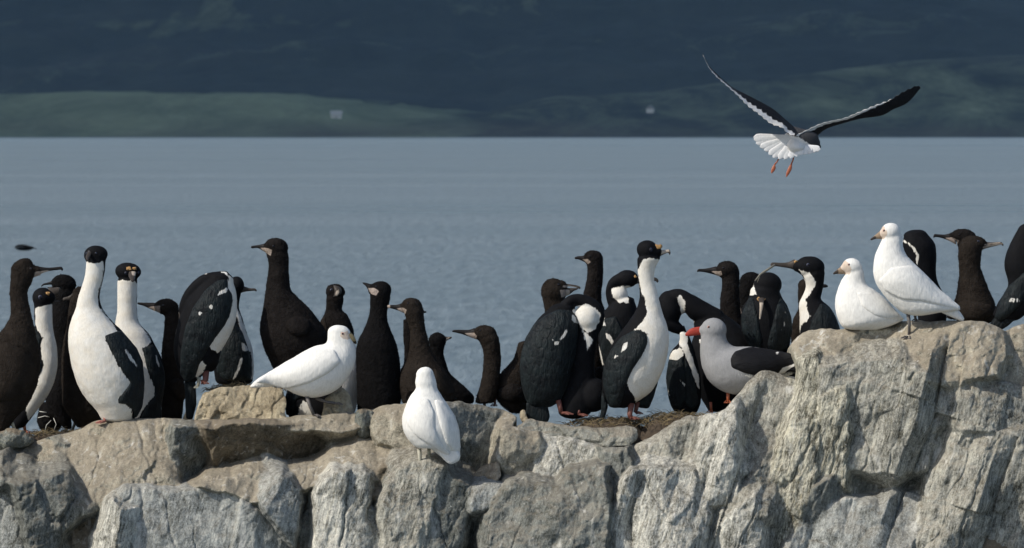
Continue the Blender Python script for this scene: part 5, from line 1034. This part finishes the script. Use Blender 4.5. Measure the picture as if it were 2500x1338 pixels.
bird('sheathbill', 'white bird with yellow bill and long tail standing across the ledge, left of centre', 'sheathbill', 3, 19.75,
 [LL([(515,660,668,680),(505,715,690,755),(430,735,685,840),(370,765,648,925),(310,800,570,1010),(255,830,440,1058),(205,860,320,1040),(140,898,215,990),(80,935,110,990),(25,982,32,994)], cap=(.5,.3), df=.7), E(588,655,74,55,10), E(630,670,36,32,20)],
 white=[[(595,640),(640,640),(665,665),(660,690),(620,690),(600,670)]], mat='white',
 bills=[dict(s=[(652,640,634,712),(672,660,655,716),(688,682,678,718),(694,702,688,720)], mat='yell', df=.9, pale=[[(672,705),(700,700),(695,720),(675,715)]])],
 wings=[dict(poly=[(440,750),(560,750),(600,830),(520,900),(400,960),(250,1000),(110,965),(60,958),(200,868),(330,800)], mat='white', t=.01, R=.06, feath=(30,.03,.0004))],
 tails=[dict(poly=[(20,985),(100,945),(240,950),(250,985),(120,990),(35,998)], mat='white')],
 eyes=[(610,655,6,'pinkskin')], legs=[dict(p=[(385,1050,-30),(405,1110,-35),(430,1165,-40)], mat='greyskin', r=10, size=45, ang=-20), dict(p=[(440,1060,30),(500,1085,30),(560,1095,30)], mat='greyskin', r=9, size=50, ang=0)], stand=(430, 1172), group=SB)
bird('sheathbill', 'white bird seen from behind on the front rocks at the middle', 'sheathbill', 4, 19.45,
 [LL([(435,660,555,650),(428,710,572,705),(432,750,580,750),(395,800,610,800),(362,870,655,860),(340,950,700,940),(345,1030,728,1020),(385,1100,735,1090),(440,1150,735,1140),(520,1155,735,1180),(600,1210,735,1215),(650,1255,730,1235)], cap=(.9,.2), df=.8), E(492,660,60,50,15), E(445,705,20,22)],
 mat='white', wings=[dict(poly=[(430,800),(520,810),(560,900),(560,1000),(600,1100),(680,1190),(640,1200),(540,1130),(430,1060),(370,980),(350,900),(380,840)], mat='white', t=.012, R=.06),
   dict(poly=[(560,820),(620,830),(690,930),(730,1040),(738,1160),(700,1190),(640,1120),(600,1000),(570,900)], mat='white', t=.012, R=.05)],
 tails=[dict(poly=[(540,1120),(700,1150),(738,1190),(730,1240),(665,1262),(620,1230)], mat='white', dy=-60, feath=(-40,.02,.001))],
 legs=[dict(p=[(455,1160),(462,1240),(440,1290)], mat='footw', r=12, size=50, ang=-130), dict(p=[(520,1150,40),(525,1230,40)], mat='footw', r=10, size=40)], stand=(445, 1290), group=SB)
# right group
bird('adult_cormorant', 'black adult with a thin white line down its neck, behind the standing white bird', 'cormorant', 7, 20.15,
 [LL([(890,230,1120,200),(880,300,1188,290),(900,400,1207,390),(925,500,1203,490),(950,600,1202,590),(970,700,1230,690),(1000,800,1290,800),(1020,900,1310,900),(1030,1040,1300,1040)], cap=(.5,.2), df=.75), E(1000,255,112,74)],
 white=[[(880,258),(940,284),(992,336),(1020,400),(1024,455),(1010,498),(1000,470),(1006,410),(980,352),(935,302),(880,276)]], group=AD)
bird('cormorant_chick', 'dark chick with long bill pointing left at right, behind another bird looking right', 'cormorant', 7, 20.4,
 [LL([(1400,290,1585,260),(1420,370,1580,370),(1425,500,1560,500),(1415,650,1520,650),(1395,780,1520,780),(1360,880,1540,880),(1300,1000,1560,1000)], cap=(.6,.2)), E(1465,222,122,70,6), E(1375,228,62,44,8)],
 bills=[dict(s=[(1345,192,1395,305),(1290,206,1320,265),(1235,205,1245,238),(1190,202,1195,232),(1180,212,1186,236)], pale=[[(1290,238),(1350,235),(1415,262),(1400,310),(1320,275)]])], mat='chick', fuzz=.22, eyes=[(1420,205,9)], group=CH)
bird('cormorant_chick', 'brown black chick with pale striped bill pointing right, near the right edge', 'cormorant', 7, 20.15,
 [LL([(1418,330,1650,330),(1413,430,1636,430),(1420,520,1630,520),(1428,600,1655,600),(1430,680,1690,690),(1425,760,1725,770),(1405,850,1765,860),(1385,940,1785,940),(1395,1030,1765,1030)], cap=(.8,.2)), E(1568,290,126,74,6), E(1640,305,50,44)],
 bills=[dict(s=[(1690,278,1625,358),(1730,282,1690,338),(1780,280,1770,318),(1825,280,1825,304),(1843,290,1838,314)], mat='billb', df=.5, pale=[[(1640,325),(1840,290),(1840,300),(1650,340)], [(1660,300),(1820,280),(1820,286),(1665,310)]])], eyes=[(1600,275,9,'ring')], mat='chickb', fuzz=.22, group=CH,
 wings=[dict(poly=[(1400,860),(1480,830),(1600,850),(1720,880),(1770,960),(1650,1020),(1420,1020)], mat='chickb', t=.012)])
bird('adult_cormorant', 'large adult cut off by the right edge, hunched with long tail and pale flecks', 'cormorant', 7, 19.9,
 [LL([(1990,150,2190,130),(1920,280,2200,260),(1870,400,2220,400),(1858,520,2220,520),(1885,620,2220,620),(1892,700,2200,720),(1850,780,2170,820),(1790,870,2080,950),(1745,970,2000,1020)], cap=(.5,.3), df=.75)],
 white=[], wings=[dict(poly=[(1890,700),(1960,640),(2040,560),(2100,600),(2060,760),(2000,880),(1900,980),(1800,1060),(1760,1000),(1800,860)], t=.014, feath=(55,.025,.0006),
   marks=[[(1900,815),(1925,815),(1905,850),(1890,850)], [(1935,818),(1950,820),(1932,848),(1922,846)], [(1965,820),(1975,822),(1968,850),(1960,850)], [(1988,825),(1996,828),(1992,852),(1985,850)]])],
 tails=[dict(poly=[(1695,1100),(1760,1005),(1860,880),(1900,850),(2010,860),(2035,960),(1960,1020),(1880,1090),(1790,1142),(1700,1135)], dy=-40, feath=(50,.015,.003))], group=AD)
# flying gull
def flygull():
    ctx = Ctx(8, 20.0); Y = 20.0
    parts = [loft(ctx, [(960,735,930,800,0),(1010,750,940,850,0),(1080,770,960,900,20),(1150,790,1020,960,40),(1205,820,1120,985,60),(1228,880,1185,960,80)], df=.8),
             loft(ctx, [(975,790,880,850,-5),(940,860,1060,900,-25),(900,930,1080,960,-40),(930,980,1010,985,-45)], df=.5), ell(ctx, 1205, 910, 30, 28, dy=85)]
    V, Fc = join(parts); V, Fc, Nn = fuse(V, Fc, .0035, 4)
    at = maskd(ctx, V[:, [0, 2]], [[(900,810),(960,828),(1040,850),(1090,890),(1180,945),(1240,960),(1240,1010),(1000,1100),(800,1100),(700,900)]])
    root = thing('flying_gull', 'black winged gull flying away above the water with spread white tail', 'gull', (V[:, 0].mean(), Y, V[:, 2].mean()), None)
    child(root, 'body', V, Fc, M['gullbody'], at)
    # tail fan of separate-looking feathers, one mesh
    c0 = (960, 850); tips = [(590,845),(592,868),(612,905),(650,940),(692,972),(735,1010),(775,1040),(830,1052),(885,1055),(940,1045),(1000,1030),(1050,1012),(1100,1002),(1150,990),(1190,975),(1225,962)]
    fp = []
    for i, t in enumerate(tips):
        o = (910+i*9, 835+(i*6 if i > 8 else i*3)); dx, dy = t[0]-o[0], t[1]-o[1]; Ln = math.hypot(dx, dy); nx, ny = -dy/Ln, dx/Ln; wd = 31
        secs = [(o[0]+nx*12, o[1]+ny*12, o[0]-nx*12, o[1]-ny*12, -30), (o[0]+dx*.5+nx*wd*.8, o[1]+dy*.5+ny*wd*.8, o[0]+dx*.5-nx*wd*.8, o[1]+dy*.5-ny*wd*.8, -48-(i % 2)*2),
                (o[0]+dx*.88+nx*wd, o[1]+dy*.88+ny*wd, o[0]+dx*.88-nx*wd, o[1]+dy*.88-ny*wd, -58-(i % 2)*2), (t[0]+nx*8, t[1]+ny*8, t[0]-nx*8, t[1]-ny*8, -62-(i % 2)*2)]
        fp.append(loft(ctx, secs, df=.16, n=4, seg=10))
    v, f = join(fp); child(root, 'tail', v, f, M['gulltail'], np.full(len(v), -.05))
    def wing(lead, trail, dyr, white, extra=()):
        n = 60; A = crom(lead, 10); B = crom(trail, 10)
        def rs(P): 
            s = np.r_[0, np.cumsum(np.linalg.norm(np.diff(P, axis=0), axis=1))]; t = np.linspace(0, s[-1], n); return np.c_[np.interp(t, s, P[:, 0]), np.interp(t, s, P[:, 1])]
        A, B = rs(A), rs(B); m = 14; V = []; at = []
        for sgn in (1, -1):
            for i in range(n):
                for j in range(m):
                    u = j/(m-1); P = A[i]*(1-u)+B[i]*u; ser = 0
                    if j == m-1: P = P+(B[i]-A[i])/max(1, np.linalg.norm(B[i]-A[i]))*6*((i*1.0) % 3-1)
                    q = ctx.p(*P); s = i/(n-1); wd = np.linalg.norm(A[i]-B[i])*ctx.u
                    th = .10*wd*math.sqrt(max(0, 4*u*(1-u)))*(1.2-u)+.0012
                    chord = (dyr[2]*(1-s)**.7)*(u)          # the chord runs towards the camera at its trailing edge
                    V.append((q[0], Y+(dyr[0]+(dyr[1]-dyr[0])*s)*1.0-chord+sgn*th, q[1]+.3*sgn*th)); at.append(white(s, u, i)*wd)
        Fc = []
        for k, off in ((0, 0), (1, n*m)):
            for i in range(n-1):
                for j in range(m-1):
                    qd = (off+i*m+j, off+i*m+j+1, off+(i+1)*m+j+1, off+(i+1)*m+j); Fc.append(qd if k else qd[::-1])
        for i in range(n-1):
            for j in (0, m-1): Fc.append((i*m+j, (i+1)*m+j, n*m+(i+1)*m+j, n*m+i*m+j) if j else (i*m+j, n*m+i*m+j, n*m+(i+1)*m+j, (i+1)*m+j))
        child(root, 'wing', np.array(V), Fc, M['gullwing'], np.array(at))
    wing([(1000,765),(900,680),(780,580),(640,500),(500,430),(380,368),(260,268),(150,158),(88,45)], [(965,832),(900,805),(850,755),(740,715),(620,620),(520,545),(420,445),(340,372),(230,275),(150,182),(92,62)], (0, -.12, .10),
         lambda s, u, i: (u-.60-.08*math.sin(i*2.1)-(.5*max(0, s-.72)))*.8)
    wing([(1190,850),(1300,765),(1500,702),(1650,665),(1850,635),(1960,578),(2110,508),(2238,368)], [(985,832),(1090,782),(1250,712),(1450,668),(1560,628),(1750,550),(1920,488),(2060,408),(2200,348),(2236,362)], (.05, .22, .08),
         lambda s, u, i: (u-.66-.04*math.sin(i*1.7)-.9*max(0, s-.38))*.8)
    for pts in ([(830,1050,-30),(812,1085,-30),(790,1110,-30)], [(975,1030,-30),(965,1070,-30),(950,1105,-30)]):
        w3 = [(lambda q: (q[0], Y+p[2]*ctx.u, q[1]))(ctx.p(p[0], p[1])) for p in pts]
        v, f = tube3(w3, [.0028, .0026, .003], 8); lg = child(root, 'leg', v, f, M['footo'])
        e = pts[-1]; t = (-28, 82) if e[0] < 850 else (-46, 120)
        secs = [(e[0]-8, e[1], e[0]+8, e[1], -30), (e[0]+t[0]*.3-17, e[1]+t[1]*.35-4, e[0]+t[0]*.3+19, e[1]+t[1]*.35+4, -34), (e[0]+t[0]*.75-15, e[1]+t[1]*.75-4, e[0]+t[0]*.75+14, e[1]+t[1]*.75+4, -38), (e[0]+t[0]-5, e[1]+t[1], e[0]+t[0]+5, e[1]+t[1], -40)]
        v, f = loft(ctx, secs, df=.35, n=4, seg=10); child(root, 'foot', v+fbm(v*150, 2, 1)[:, None]*.001, f, M['footo'], parent=lg)
    v, f = loft(ctx, [(1205,905,1195,945,100),(1235,915,1228,950,105),(1243,935,1240,950,110)], df=.6, n=4, seg=10); child(root, 'bill', v, f, M['bill'], np.full(len(v), -.05))
M['gullbody'] = plumage('gull_back', (.075, .075, .08), (.82, .82, .82), bump=.4, rough=.8, edge=.003)
flygull()
# far bird low over the water
def farbird():
    ctx = Ctx(0, 75.0)
    V, Fc = join([loft(ctx, [(38,600,38,608),(46,597,46,611),(60,597,60,612),(72,600,72,611),(82,603,82,607)], df=.9), loft(ctx, [(84,604,84,607),(89,606,89,609)], df=.9)])
    V, Fc, Nn = fuse(V, Fc, .006, 2)
    root = thing('flying_cormorant', 'blurred dark bird flying low over the water at far left', 'bird', (V[:, 0].mean(), 75.0, V[:, 2].mean()), None)
    child(root, 'body', V, Fc, M['adult'], np.full(len(V), -.05))
    for s in (-1, 1):
        c = ctx.p(56, 603); pts = []
        n = 9; vv = []; ff = []
        for i in range(n):
            t = i/(n-1); wdt = .075*(1-t**2)+.012
            for (du, dz) in ((-1, 0), (0, .008*(1-t)), (1, 0), (0, -.008*(1-t)-.001)):
                vv.append((c[0]+du*wdt-(.12 if s > 0 else .05)*t, 75+s*.42*t, c[1]+dz-.015+(.02 if s < 0 else .03)*math.sin(t*3)))
        for i in range(n-1):
            for j in range(4): k = (j+1) % 4; ff.append((i*4+j, i*4+k, i*4+4+k, i*4+4+j))
        child(root, 'wing', np.array(vv), ff, M['wing'], np.full(len(vv), -.05))
farbird()
